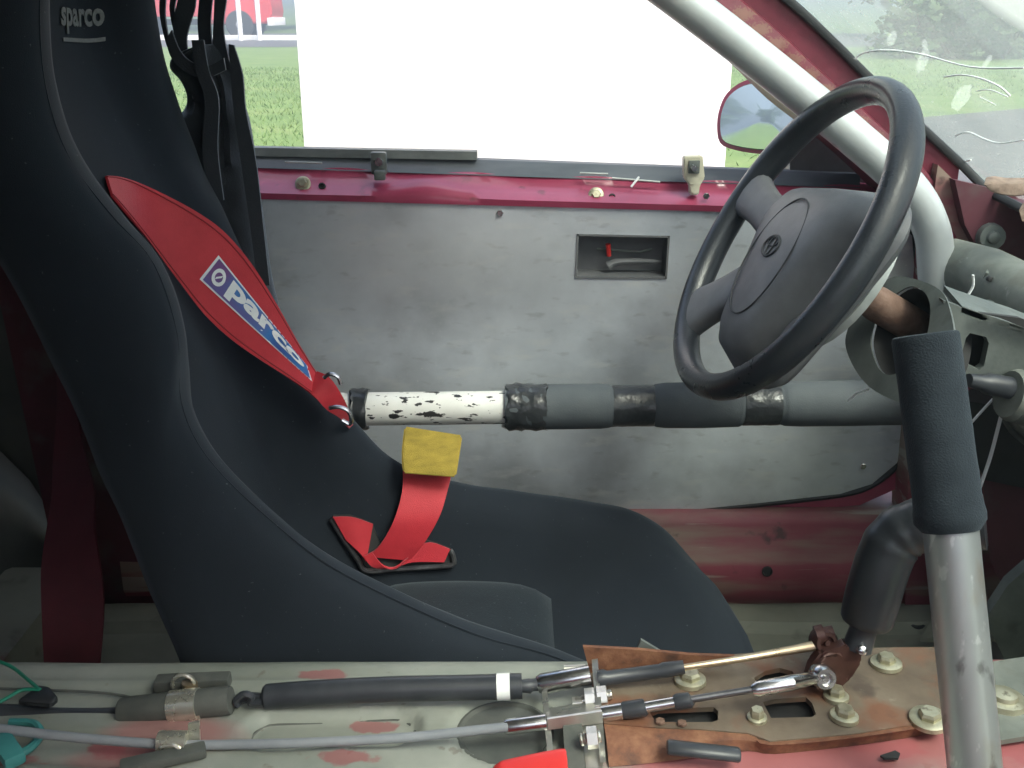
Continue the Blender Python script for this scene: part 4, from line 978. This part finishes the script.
# bracket arm to the right with a square opening
arm = [(943, 300), (958, 306), (990, 317), (1030, 330), (1080, 350), (1080, 420), (1030, 404), (1000, 388), (975, 385), (950, 372), (950, 330)]
sq = [(966, 338), (970, 333), (986, 337), (989, 343), (984, 366), (979, 370), (962, 362), (961, 356)]
Ya = .905
bm = NB(); plate(bm, [PY(u, v, Ya) for u, v in arm], [[PY(u, v, Ya) for u, v in sq]], V((0, .010, 0))); obj('bracket_arm', bm, M['zinc'], colm, ang=30)
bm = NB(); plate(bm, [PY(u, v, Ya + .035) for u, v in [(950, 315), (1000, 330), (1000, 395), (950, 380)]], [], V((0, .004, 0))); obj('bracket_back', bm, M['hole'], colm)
bm = NB(); secs = []
for u, v in [(962, 306), (975, 311), (990, 316), (1030, 329), (1080, 349)]:
    p = PY(u, v, Ya); secs.append([p, p + V((0, .045, .008)), p + V((0, .045, .002)), p + V((0, .0, -.006))])
loft(bm, secs); obj('bracket_flange', bm, M['zinc'], colm)
bm = NB(); plate(bm, [PY(u, v, 1.05) for u, v in [(975, 308), (1000, 300), (1040, 285), (1060, 330), (1030, 330), (1005, 322), (985, 316)]], [], V((0, .012, 0))); obj('bracket_gusset', bm, M['crosstube'], colm)
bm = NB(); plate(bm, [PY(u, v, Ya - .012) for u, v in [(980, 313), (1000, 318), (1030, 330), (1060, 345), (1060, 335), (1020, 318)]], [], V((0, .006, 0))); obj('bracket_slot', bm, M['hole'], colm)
# stalk end and round connector below the arm
bm = NB(); q0, q1 = PY(968, 380, .87), PY(1030, 392, .89); tube(bm, [q0, q0.lerp(q1, .25), q0.lerp(q1, .3), q1], [.006, .008, .010, .011], 14); obj('ignition_barrel', bm, M['hose'], colm)
bm = NB(); lathe(bm, PY(1008, 394, .882), V((1, .1, -.25)), [(0, .022), (.006, .025), (.012, .023), (.018, .025), (.06, .024)], 18); obj('connector', bm, M['crosstube'], colm)
bm = NB(); tube(bm, cr([PY(u, v, 1.0) for u, v in [(1010, 410), (1018, 425), (1040, 440)]], 3), .006, 8); tube(bm, cr([PY(u, v, 1.01) for u, v in [(1000, 405), (1012, 430), (1040, 452)]], 3), .004, 8); obj('wire', bm, M['rubber'], colm)

# dark under-dash carrier behind the lever
ubm = NB(); plate(ubm, [PY(u, v, 1.14) for u, v in [(960, 400), (1080, 420), (1080, 500), (985, 480), (965, 440)]], [], V((.03, .04, 0))); obj('heater_duct', ubm, M['seal'], body)
# cross tube of the dash
ctube = thing('dash_tube', 'grey primer cross tube running under the windscreen base', 'tube', PY(980, 265, 1.16))
bm = NB(); tube(bm, [PY(950, 266, 1.20), PY(985, 276, 1.14), PY(1080, 326, .95), PY(1200, 400, .75), PY(1200, 400, .75) + (PY(1200, 400, .75) - PY(1080, 326, .95)) * 4.0], .033, 26); obj('tube_body', bm, M['crosstube'], ctube)
bm = NB(); c_ = PY(993, 281, 1.085); box(bm, c_, (.022, .012, .020), axes(V((1, -.55, -.3)), V((0, -.3, 1))), bev=.003); nb = obj('weld_nut', bm, M['crosstube'], ctube)
bm = NB(); lathe(bm, PY(990, 279, 1.07), V((0, -1, .1)), [(-.004, .003), (.002, .003), (.0025, .002)], 8); obj('thread_hole', bm, M['hole'], nb)

# cable ties
def tie(pts, Y, lab, r=.0019):
    bm = NB(); pp = cr([PY(u, v, Y + (0 if not isinstance(Y, list) else 0)) for u, v in pts], 5); tube(bm, pp, r, 8, flat=.55)
    tag(obj('cable_tie', bm, M['white_tie'], base=pp[0]), lab, 'cable tie', 'white cable ties')
tie([(963, 304), (967, 297), (973, 286), (973, 275)], .97, 'white cable tie tail standing up beside the grey dash tube')
tie([(848, 401), (856, 394), (863, 391), (869, 389)], .98, 'short white cable tie end lying over the padded door bar', .0018)
tie([(1003, 338), (1012, 343), (1017, 354), (1013, 368)], .978, 'curved white cable tie hooked round the grey bracket arm')
tie([(971, 423), (981, 412), (993, 399)], .95, 'pale cable tie crossing just below the square bracket hole')
tie([(1002, 412), (998, 428), (990, 458), (979, 490)], .93, 'long white cable tie tail hanging right of the foam grip', .0026)

# ------------------------------------------------------------------ tall lever with foam grip
lev = thing('tall_lever', 'tall silver lever with black foam grip rising from the tunnel', 'lever', (.25, .56, TZ))
t0 = PY(925, 334, .588); t1 = PY(951, 530, .545); t2 = PY(977, 790, .502)
bm = NB(); k0 = PY(955, 520, .515)
tube(bm, [t1.lerp(t0, .06), t2.lerp(t1, .1), t2 + (t2 - t1) * .12], .0158, 26); obj('lever_tube', bm, M['tube'], lev)
M['levtube'] = mat('scratched_steel_lever', [(.38, .41, .42), (.50, .53, .53)], .36, .7, scale=16, stretch=(1, 1, .3), rvar=.1,
                   patches=[((.16, .16, .16), 55, .57, .07, (1, 1, .5), .75), ((.36, .27, .18), 22, .52, .12, (1, 1, .3), .6), ((.70, .72, .72), 120, .62, .05, (1, 1, .4), .6)])
lev.children[0].data.materials[0] = M['levtube']
bm = NB(); g0, g1 = t0, t1; n = 24; rr_ = []
pts = []
for f in [0, .006, .02] + [k / n for k in range(1, n + 1)]:
    i = 0 if f == 0 else 1 if f == .006 else n if f == 1 else 5; pts.append(g0.lerp(g1, f)); rr_.append(.0193 + .0003 * f - (.0022 if i == 0 else .0006 if i == 1 else 0) + (.0012 * math.exp(-((f - .93) / .05) ** 2)) - (.003 if i == n else 0))
tube(bm, pts, rr_, 28); 
for v in bm.verts: v.co += V((noise.noise(v.co * 80), noise.noise(v.co * 80 + V((9, 0, 0))), 0)) * .0005
obj('foam_grip', bm, M['grip'], lev)
lp = t1.lerp(t2, .09); dn = (EYE - lp).normalized(); bm = NB(); lathe(bm, PY(963, 552, .531), V((.35, -1, .2)), [(0, .0030), (.0018, .0026), (.0021, .001)], 10); obj('rivet', bm, M['chrome'], lev)

# ------------------------------------------------------------------ shifter on its rusty bracket
sh = thing('shift_bracket', 'rusty shifter bracket bolted to the tunnel with black bent lever', 'gear shifter', (.15, .60, TZ))
ZB = TZ + .012
def T(u, v, z=ZB): return PZ(u, v, z)
outp = [(590, 673), (640, 668), (700, 657), (760, 652), (832, 648), (938, 647), (941, 675), (944, 700), (944, 716), (930, 722), (850, 734), (770, 741), (748, 733), (700, 729), (650, 727), (604, 723)]
h1 = [(650, 713), (658, 709), (714, 707), (718, 711), (718, 720), (712, 722), (656, 722)]
h2 = [(763, 702), (775, 699), (806, 697), (812, 703), (816, 714), (812, 717), (771, 718)]
h3 = [(754, 678), (765, 671), (780, 668), (792, 671), (796, 678), (790, 681), (757, 682)]
bm = NB(); plate(bm, [T(*p) for p in outp], [[T(*p) for p in h] for h in (h1, h2, h3)], V((0, 0, -.004))); pl_ = obj('base_plate', bm, M['rustplate'], sh, ang=30)
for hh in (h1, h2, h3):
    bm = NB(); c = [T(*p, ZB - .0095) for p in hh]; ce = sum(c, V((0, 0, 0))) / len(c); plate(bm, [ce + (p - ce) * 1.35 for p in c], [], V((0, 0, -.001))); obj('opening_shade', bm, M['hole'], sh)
# side flanges
def flange(top, bot, name, th=V((0, .003, 0)), mt='rustflange'):
    bm = NB(); plate(bm, top + bot[::-1], [], th); return obj(name, bm, M[mt], sh)
fb_ = [T(590, 673), T(640, 668), T(700, 659), T(735, 655)]
yf = fb_[0].y + .004
tops = [PY(583, 647, yf), PY(640, 650, yf), PY(690, 655, yf), PY(735, 656.5, yf - .0)]
bots = [PY(591, 676, yf), PY(640, 674, yf), PY(690, 668, yf), PY(735, 661, yf)]
flange(tops, bots, 'far_flange')
nf = [(604, 723), (650, 727), (700, 729), (748, 733), (770, 741), (850, 734), (930, 722), (944, 716)]
nb_ = [(609, 767), (650, 763), (700, 757), (748, 751), (775, 754), (850, 746), (930, 734), (944, 727)]
bm = NB(); secs = []
na, nbp = cr([T(*p) for p in nf], 3), cr([PZ(u, v, TZ + .0015) for u, v in nb_], 3)
for p, q in zip(na, nbp):
    m_ = p.lerp(q, .5) + V((0, -.002, .003 + .001 * noise.noise(p * 70)))
    secs.append([p + V((0, .001, -.001)), p + V((0, -.003, -.001)), m_, q, q + V((0, .006, 0)), m_ + V((0, .004, -.004))])
loft(bm, secs); obj('near_flange', bm, M['rustflange'], sh)
bm = NB(); plate(bm, [PY(u, v, yf + .012) for u, v in [(636, 652), (641, 640), (666, 655)]], [], V((0, .003, 0))); tag_ = obj('corner_tab', bm, M['zinc'], sh)
UP = V((0, 0, 1))
for u, v, r, wsh in [(690, 681, .0085, .0135), (757, 718, .0055, .008), (844, 717, .0075, .0115), (836, 697, .0065, .0105), (886, 664, .0075, .0135), (929, 720, .0085, .0155)]:
    bolt(sh, T(u, v, ZB + .001), UP + V((random.uniform(-.08, .08), random.uniform(-.08, .08), 0)), r * .92, .008, wsh * .88)
for u, v in [(660, 722), (682, 724)]: bolt(sh, T(u, v, ZB + .001), UP, .0035, .002, None, 'rust', 'rivet')
# lever: base plate/knuckle (brown), rod and sleeve
hub = T(800, 712, ZB)
YK = T(822, 690, ZB).y + .003
kp = [(790, 716), (796, 698), (806, 684), (812, 666), (822, 654), (838, 650), (848, 645), (862, 650), (862, 664), (852, 680), (838, 692), (822, 700), (812, 716)]
bm = NB(); plate(bm, [PY(u, v, YK) for u, v in kp], [], V((0, .012, 0))); bmesh.ops.bevel(bm, geom=list(bm.edges), offset=.002, segments=2, affect='EDGES'); obj('lever_knuckle', bm, M['brown'], sh)
bm = NB(); r0, r1 = PY(857, 648, YK + .006), PY(872, 604, YK + .010); tube(bm, [r0, r0.lerp(r1, .5), r1], [.0105, .0095, .0095], 16); obj('lever_rod', bm, M['hose'], sh)
bm = NB(); lathe(bm, PY(861, 650, YK - .004), V((0, -1, .5)), [(0, .004), (.004, .0035), (.005, .002)], 8); obj('lever_screw', bm, M['chrome'], sh)
sp_ = [PY(u, v, y) for u, v, y in [(866, 622, YK + .010), (873, 595, YK + .012), (884, 560, YK + .016), (896, 538, YK + .018), (915, 527, YK + .016), (945, 523, YK + .01), (985, 522, YK)]]
pp = cr(sp_, 6); bm = NB()
tube(bm, pp, [.0185 + .0010 * min(1, i / 6) - (.0012 if i == 0 else 0) + .0006 * math.sin(i * 1.3) * (1 if 14 < i < 26 else 0) for i in range(len(pp))], 28)
obj('lever_sleeve', bm, M['shrink'], sh)
# ball joints
def balljoint(u, v, y, r, mt):
    bm = NB(); c = PY(u, v, y); lathe(bm, c, V((.1, -1, .35)), [(-.008, r * .9), (-.006, r), (.003, r), (.006, r * .8), (.006, r * .55), (.003, r * .5), (.003, r * .25), (.007, r * .2)], 22); return obj('rod_end', bm, M[mt], sh)
balljoint(823, 677, YK - .008, .0092, 'chrome'); balljoint(824, 641, YK + .014, .0095, 'brown')
bm = NB(); lathe(bm, PY(816, 636, YK + .016), V((1, 0, .3)), [(0, .0075), (.006, .0075), (.007, .005), (.013, .005)], 14); lathe(bm, PY(823, 650, YK + .012), V((0, 0, 1)), [(0, .0065), (.006, .0065)], 6); obj('rod_end_nut', bm, M['brown'], sh)

# abutment bracket holding the cable ends
ab = thing('cable_bracket', 'zinc plated bracket clamping both cable ends beside the rusty plate', 'bracket', PZ(575, 720, TZ))
def vplate(u_t, v_t, u_b, v_b, y_far, y_near, name, th=.003):
    pass
xA = PZ(545, 715, ZB + .01).x; xB = PZ(602, 715, ZB + .01).x
pT = PZ(548, 706, ZB + .025)
for nm, pts in (('front_plate', [(541, 684), (546, 683), (553, 752), (547, 752)]), ('rear_plate', [(592, 665), (598, 664), (606, 762), (600, 763)])):
    y0_, y1_ = (.632, .60) if nm == 'front_plate' else (.645, .585)
    y1_ = .570 if nm == 'front_plate' else .556; yy = [y0_, y0_, y1_, y1_]; P4 = [PY(u, v, y) for (u, v), y in zip(pts, yy)]
    bm = NB(); plate(bm, P4, [], V((0, .004, .002))); 
    obj(nm, bm, M['zincplate'], ab)
bm = NB(); q = [PY(547, 719, .590), PY(601, 711, .590), PY(600, 701, .612), PY(546, 708, .612)]; plate(bm, q, [], V((0, 0, -.003))); obj('bridge_strap', bm, M['zincplate'], ab)
bm = NB(); q = [PY(547, 719.5, .588), PY(602, 711.5, .588), PY(603, 723, .586), PY(548, 730, .586)]; plate(bm, q, [], V((0, .002, 0))); obj('bridge_face', bm, M['zincplate'], ab)
bm = NB(); q = [PY(563, 727, .585), PY(582, 725, .585), PY(586, 775, .55), PY(566, 775, .55)]; plate(bm, q, [], V((0, .02, 0))); obj('lower_spacer', bm, M['rubber'], ab)
bm = NB(); q = [PY(582, 727, .587), PY(601, 725, .587), PY(603, 768, .556), PY(586, 768, .556)]; plate(bm, q, [], V((0, .004, 0))); obj('lower_plate', bm, M['zincplate'], ab)
def stud(u0, v0, u1, v1, y, r, mt='zincplate', name='stud'):
    bm = NB(); p, q = PY(u0, v0, y), PY(u1, v1, y); n = 14; pp = [p.lerp(q, i / n) for i in range(n + 1)]; tube(bm, pp, [r * (1 if i % 2 else .86) for i in range(n + 1)], 12); return obj(name, bm, M[mt], ab)
stud(576, 702, 612, 694, .618, .0038)
for u, v, r in [(585, 699, .0075), (597, 697, .0075), (573, 707, .007), (587, 738, .0075)]:
    bm = NB(); lathe(bm, PY(u, v, .617 if v < 720 else .568), V((1, 0, .12)), [(0, r), (.007, r), (.0075, r * .8)], 6); obj('nut', bm, M['zincplate'], ab, ang=20)
stud(580, 740, 601, 736, .568, .0045)
bm = NB(); lathe(bm, PY(564, 669, .645), V((1, 0, .05)), [(0, .003), (.016, .003)], 10); obj('pin', bm, M['zincplate'], ab)

# ------------------------------------------------------------------ cables
ZC = TZ + .014
def cab(px, r, n=6, z=None, y=None, seg=14):
    return cr([PY(u, v, yy) for u, v, yy in px], n)
c1 = thing('shift_cable', 'thick black upper shift cable with white tape ring lying on tunnel', 'cable', PZ(300, 692, TZ))
yU = PZ(300, 692, TZ + .012).y
up_px = [(-60, 708), (0, 713), (60, 717), (122, 716), (175, 708), (232, 702)]
bm = NB(); tube(bm, cab([(u, v, yU - .004) for u, v in up_px], 1), .0068, 16); obj('thin_sheath', bm, M['hose'], c1)
bm = NB(); tube(bm, [PY(228, 702, yU), PY(240, 700, yU), PY(252, 697, yU), PY(268, 698, yU)], .0035, 8); tube(bm, cr([PY(u, v, yU - .006) for u, v in [(238, 706), (236, 700), (244, 694), (252, 697), (250, 703), (262, 702)]], 4), .0025, 6); obj('knotted_joint', bm, M['hose'], c1)
hp_ = [(264, 697), (300, 694), (350, 691), (400, 689), (450, 688), (490, 687), (522, 686)]
bm = NB(); pp = cab([(u, v, yU + .001) for u, v in hp_], 1, 8); tube(bm, pp, [.0075 if i < 1 else .0092 for i in range(len(pp))], 20); obj('hose', bm, M['hose'], c1)
bm = NB(); p0, p1 = PY(497, 687, yU + .001), PY(510, 686.5, yU + .001); tube(bm, [p0, p1], .0098, 20); obj('tape_ring', bm, M['white_tie'], c1)
bm = NB(); tube(bm, [PY(520, 686, yU + .002), PY(530, 686, yU + .002), PY(532, 685, yU + .002), PY(541, 684, yU + .002)], [.0045, .0055, .0045, .005], 12); obj('seal_boot', bm, M['hose'], c1)
bm = NB(); tube(bm, [PY(538, 685, yU + .003), PY(542, 684, yU + .003), PY(590, 675, yU + .005)], [.006, .0075, .0072], 18); obj('ferrule', bm, M['chrome'], c1)
bm = NB(); tube(bm, [PY(598, 679, yU + .004), PY(604, 678, yU + .004), PY(608, 678, yU + .004), PY(660, 671, yU + .006), PY(664, 670, yU + .006), PY(684, 667, yU + .006)], [.0065, .0065, .0055, .0052, .0058, .005], 16); obj('rod_boot', bm, M['hose'], c1)
bm = NB(); tube(bm, [PY(680, 668, yU + .006), PY(740, 659, yU + .008), PY(800, 648.5, YK + .012), PY(818, 645, YK + .012)], [.0024, .0026, .0034, .004], 12); obj('rod', bm, M['brass'], c1)

yL = PZ(300, 742, TZ + .006).y
c2 = thing('shift_cable', 'thin grey lower shift cable running along the tunnel to the chrome rod', 'cable', PZ(300, 742, TZ))
bm = NB(); tube(bm, cab([(u, v, yL) for u, v in [(-60, 722), (0, 729), (80, 738), (158, 744), (200, 745), (300, 743), (400, 738), (470, 731), (508, 727)]], 1, 6), .0034, 12); obj('sheath', bm, M['greycable'], c2)
bm = NB(); tube(bm, [PY(504, 727, yL + .002), PY(508, 727, yL + .002), PY(546, 722, yL + .004)], [.0045, .0055, .0055], 16); obj('ferrule', bm, M['chrome'], c2)
YR = .598
bm = NB(); tube(bm, [PY(596, 715, YR), PY(622, 711, YR)], .0058, 16); obj('sleeve_end', bm, M['chrome'], c2)
bm = NB(); tube(bm, [PY(621, 711, YR), PY(624, 710.5, YR), PY(644, 707.5, YR), PY(646, 707, YR)], [.005, .0062, .0062, .005], 16); obj('rod_boot', bm, M['hose'], c2)
bm = NB(); tube(bm, [PY(644, 707.5, YR), PY(676, 702, YR)], .004, 14); obj('slide_tube', bm, M['chrome'], c2)
bm = NB(); tube(bm, [PY(674, 702.5, YR), PY(677, 702, YR), PY(690, 700, YR), PY(692, 699, YR)], [.0048, .0058, .0056, .004], 16); obj('rod_boot', bm, M['hose'], c2)
bm = NB(); tube(bm, [PY(690, 699.5, YR), PY(756, 689, YR)], .0026, 10); obj('rod', bm, M['dark_steel'], c2)
bm = NB(); tube(bm, [PY(752, 690, YR), PY(757, 689, YR), PY(790, 683, YR + .002), PY(815, 678, YK - .010)], [.0035, .0052, .0055, .0045], 14); obj('chrome_rod', bm, M['chrome'], c2)

# rubber saddle, strap and clips at the left
cl = thing('cable_clamp', 'rubber sleeved metal clamp gripping the thick upper cable at the left', 'clamp', PZ(185, 705, TZ))
yS = yU - .006
bm = NB(); a0, a1 = PY(121, 712, yS), PY(231, 700, yS); tube(bm, [a0, a0.lerp(a1, .03), a0.lerp(a1, .97), a1], [.0095, .0105, .0105, .0098], 20); obj('rubber_sleeve', bm, M['rubber'], cl)
bm = NB(); c0, c1_ = PY(171, 707, yS), PY(199, 704, yS); tube(bm, [c0, c1_], .0118, 22); obj('clip_band', bm, M['gold'], cl)
bm = NB(); plate(bm, [PY(u, v, yS - .010) for u, v in [(172, 712), (199, 709), (200, 727), (174, 728)]], [], V((0, .002, 0))); obj('clip_leg', bm, M['gold'], cl)
bm = NB(); box(bm, PY(193, 682, yU + .018), (.056, .012, .010), axes(V((1, 0, .05)), UP), bev=.002); obj('rubber_pad', bm, M['rubber'], cl)
bm = NB(); tube(bm, cr([PY(183 + 11 * math.cos(t_), 684 - 9 * math.sin(t_), yU + .010) for t_ in [k * math.pi / 8 for k in range(-3, 10)]], 2), .0016, 6); obj('spring_ring', bm, M['gold'], cl)
bm = NB(); lathe(bm, PY(190, 684, yU + .012), UP, [(-.004, .006), (.002, .006), (.003, .003)], 10); obj('clamp_screw', bm, M['brass'], cl)
cl2 = thing('cable_clamp', 'small bare metal clip holding the thin grey cable at the left', 'clamp', PZ(174, 742, TZ))
bm = NB(); tube(bm, [PY(159, 742, yL), PY(187, 742, yL)], .0078, 20); obj('clip_band', bm, M['gold'], cl2)
bm = NB(); plate(bm, [PY(u, v, yL + .004) for u, v in [(188, 724), (199, 722), (200, 742), (188, 744)]], [], V((0, .002, 0))); obj('clip_leg', bm, M['gold'], cl2)
bm = NB(); tube(bm, cr([PY(u, v, yL - .008) for u, v in [(160, 747), (172, 745), (180, 749)]], 3), .0013, 6); obj('clip_lip', bm, M['gold'], cl2)

# loose bits on the tunnel
bm = NB(); a, b_ = PZ(120, 768, TZ + .004), PZ(206, 749, TZ + .004); box(bm, (a + b_) / 2, ((b_ - a).length, .012, .007), axes(b_ - a, UP), bev=.002)
tag(obj('rubber_strip', bm, M['rubber'], base=(a + b_) / 2), 'dark rubber strip lying on the tunnel below the small clip', 'rubber strip')
bm = NB(); a, b_ = PY(667, 747, .562), PY(740, 755, .558); tube(bm, [a, a.lerp(b_, .03), a.lerp(b_, .97), b_], [.0052, .0062, .0062, .0052], 14, flat=.7)
tag(obj('rubber_strip', bm, M['hose'], base=(a + b_) / 2), 'short grey rubber hose piece against the rusty near flange', 'rubber strip')
bm = NB(); plate(bm, [PZ(u, v, TZ + .004) for u, v in [(18, 706), (40, 691), (50, 692), (59, 703), (52, 709)]], [], V((0, 0, .006))); bmesh.ops.bevel(bm, geom=list(bm.edges), offset=.0015, segments=1, affect='EDGES')
tag(obj('rubber_wedge', bm, M['seal'], base=PZ(40, 700, TZ)), 'black rubber wedge lying above the black cable at the left edge', 'rubber piece')
for i, (pts, lab) in enumerate([([(-20, 655), (10, 666), (28, 680), (40, 690)], 'green wire looping down from the left edge, upper strand'), ([(40, 690), (22, 690), (5, 699), (-20, 712)], 'green wire bending back to the left edge, lower strand')]):
    bm = NB(); pp = cr([PZ(u, v, TZ + .010) for u, v in pts], 5); tube(bm, pp, .0014, 8); tag(obj('wire', bm, M['green'], base=pp[0]), lab, 'wire', 'green wires at the left')
bm = NB(); pp = cr([PZ(u, v, TZ + .002) for u, v in [(-20, 688), (40, 690), (90, 692), (125, 696), (142, 702)]], 5); tube(bm, pp, .0010, 6); tag(obj('wire', bm, M['rubber'], base=pp[0]), 'thin dark wire lying along the pale tunnel top', 'wire')
bm = NB(); a, b_ = PZ(-4, 732, TZ + .012), PZ(16, 762, TZ + .010); box(bm, (a + b_) / 2, ((b_ - a).length, .014, .010), axes(b_ - a, UP), bev=.003); tk = tag(obj('connector_plug', bm, M['teal'], base=(a + b_) / 2), 'teal plastic plug in the lower left corner', 'plug')
bm = NB(); pp = cr([PZ(u, v, TZ + .004) for u, v in [(10, 722), (34, 724), (40, 735), (30, 748), (14, 756)]], 5); tube(bm, pp, .003, 8); tag(obj('cable_loop', bm, M['teal'], base=pp[0]), 'loop of teal tubing around the plug at lower left', 'tubing')
# red handle tip at the bottom edge
bm = NB(); a, b_ = PY(497, 764, .545), PY(567, 752, .545)
e = (b_ - a); z_ = V((0, .3, 1)); 
outl_ = [(488, 800), (490, 770), (497, 761), (510, 757), (560, 747), (566, 749), (568, 765), (570, 800)]
ol = cr([PY(u, v, .55) for u, v in outl_], 4, True); oc = sum(ol, V((0, 0, 0))) / len(ol)
loft(bm, [[oc + (q - oc) * k + V((0, -y, -.12 * y)) for q in ol] for y, k in ((0, .90), (.0012, .96), (.004, 1.0), (.020, 1.0), (.0235, .96), (.025, .88))])
tag(obj('red_handle', bm, M['redplastic'], base=PY(530, 768, .55)), 'bright red plastic handle end at the bottom edge', 'handle')
# plate, slot and bracket on the tunnel right of the shifter
bm = NB(); plate(bm, [PZ(u, v, TZ + .003) for u, v in [(880, 757), (895, 752), (900, 755), (898, 760), (884, 760)]], [], V((0, 0, .0015))); obj('tunnel_slot', bm, M['hole'], body)
bm = NB(); plate(bm, [PZ(u, v, TZ + .006) for u, v in [(926, 674), (934, 668), (950, 672), (1030, 660), (1060, 735), (1000, 745), (962, 718), (946, 705), (938, 694)]], [[PZ(u, v, TZ + .006) for u, v in [(936, 676), (944, 674), (948, 680), (944, 684), (938, 682)]]], V((0, 0, .004)))
gb = tag(obj('guard_plate', bm, M['crosstube'], base=PZ(990, 700, TZ)), 'grey plate on the tunnel at the foot of the tall lever', 'plate')
bm = NB(); c = PZ(1003, 702, TZ + .010); lathe(bm, c, UP, [(0, .016), (.004, .015), (.005, .010), (.008, .009), (.009, .005)], 18); bo = obj('boss', bm, M['bolt'], gb)
bo.parent = gb

# ------------------------------------------------------------------ thin volume added for the bluish veil of lens glare
hz = bpy.data.materials.new('glare_haze'); hz.use_nodes = True; N = hz.node_tree.nodes
N.remove(N['Principled BSDF']); vp = N.new('ShaderNodeVolumePrincipled'); vp.inputs['Color'].default_value = (.74, .89, 1, 1); vp.inputs['Density'].default_value = .014; vp.inputs['Anisotropy'].default_value = .3
hz.node_tree.links.new(vp.outputs[0], [n for n in N if n.type == 'OUTPUT_MATERIAL'][0].inputs['Volume'])
bm = NB(); box(bm, V((0, 60, 7.5)), (250, 260, 17.5)); obj('glare_haze', bm, hz, kind='stuff')
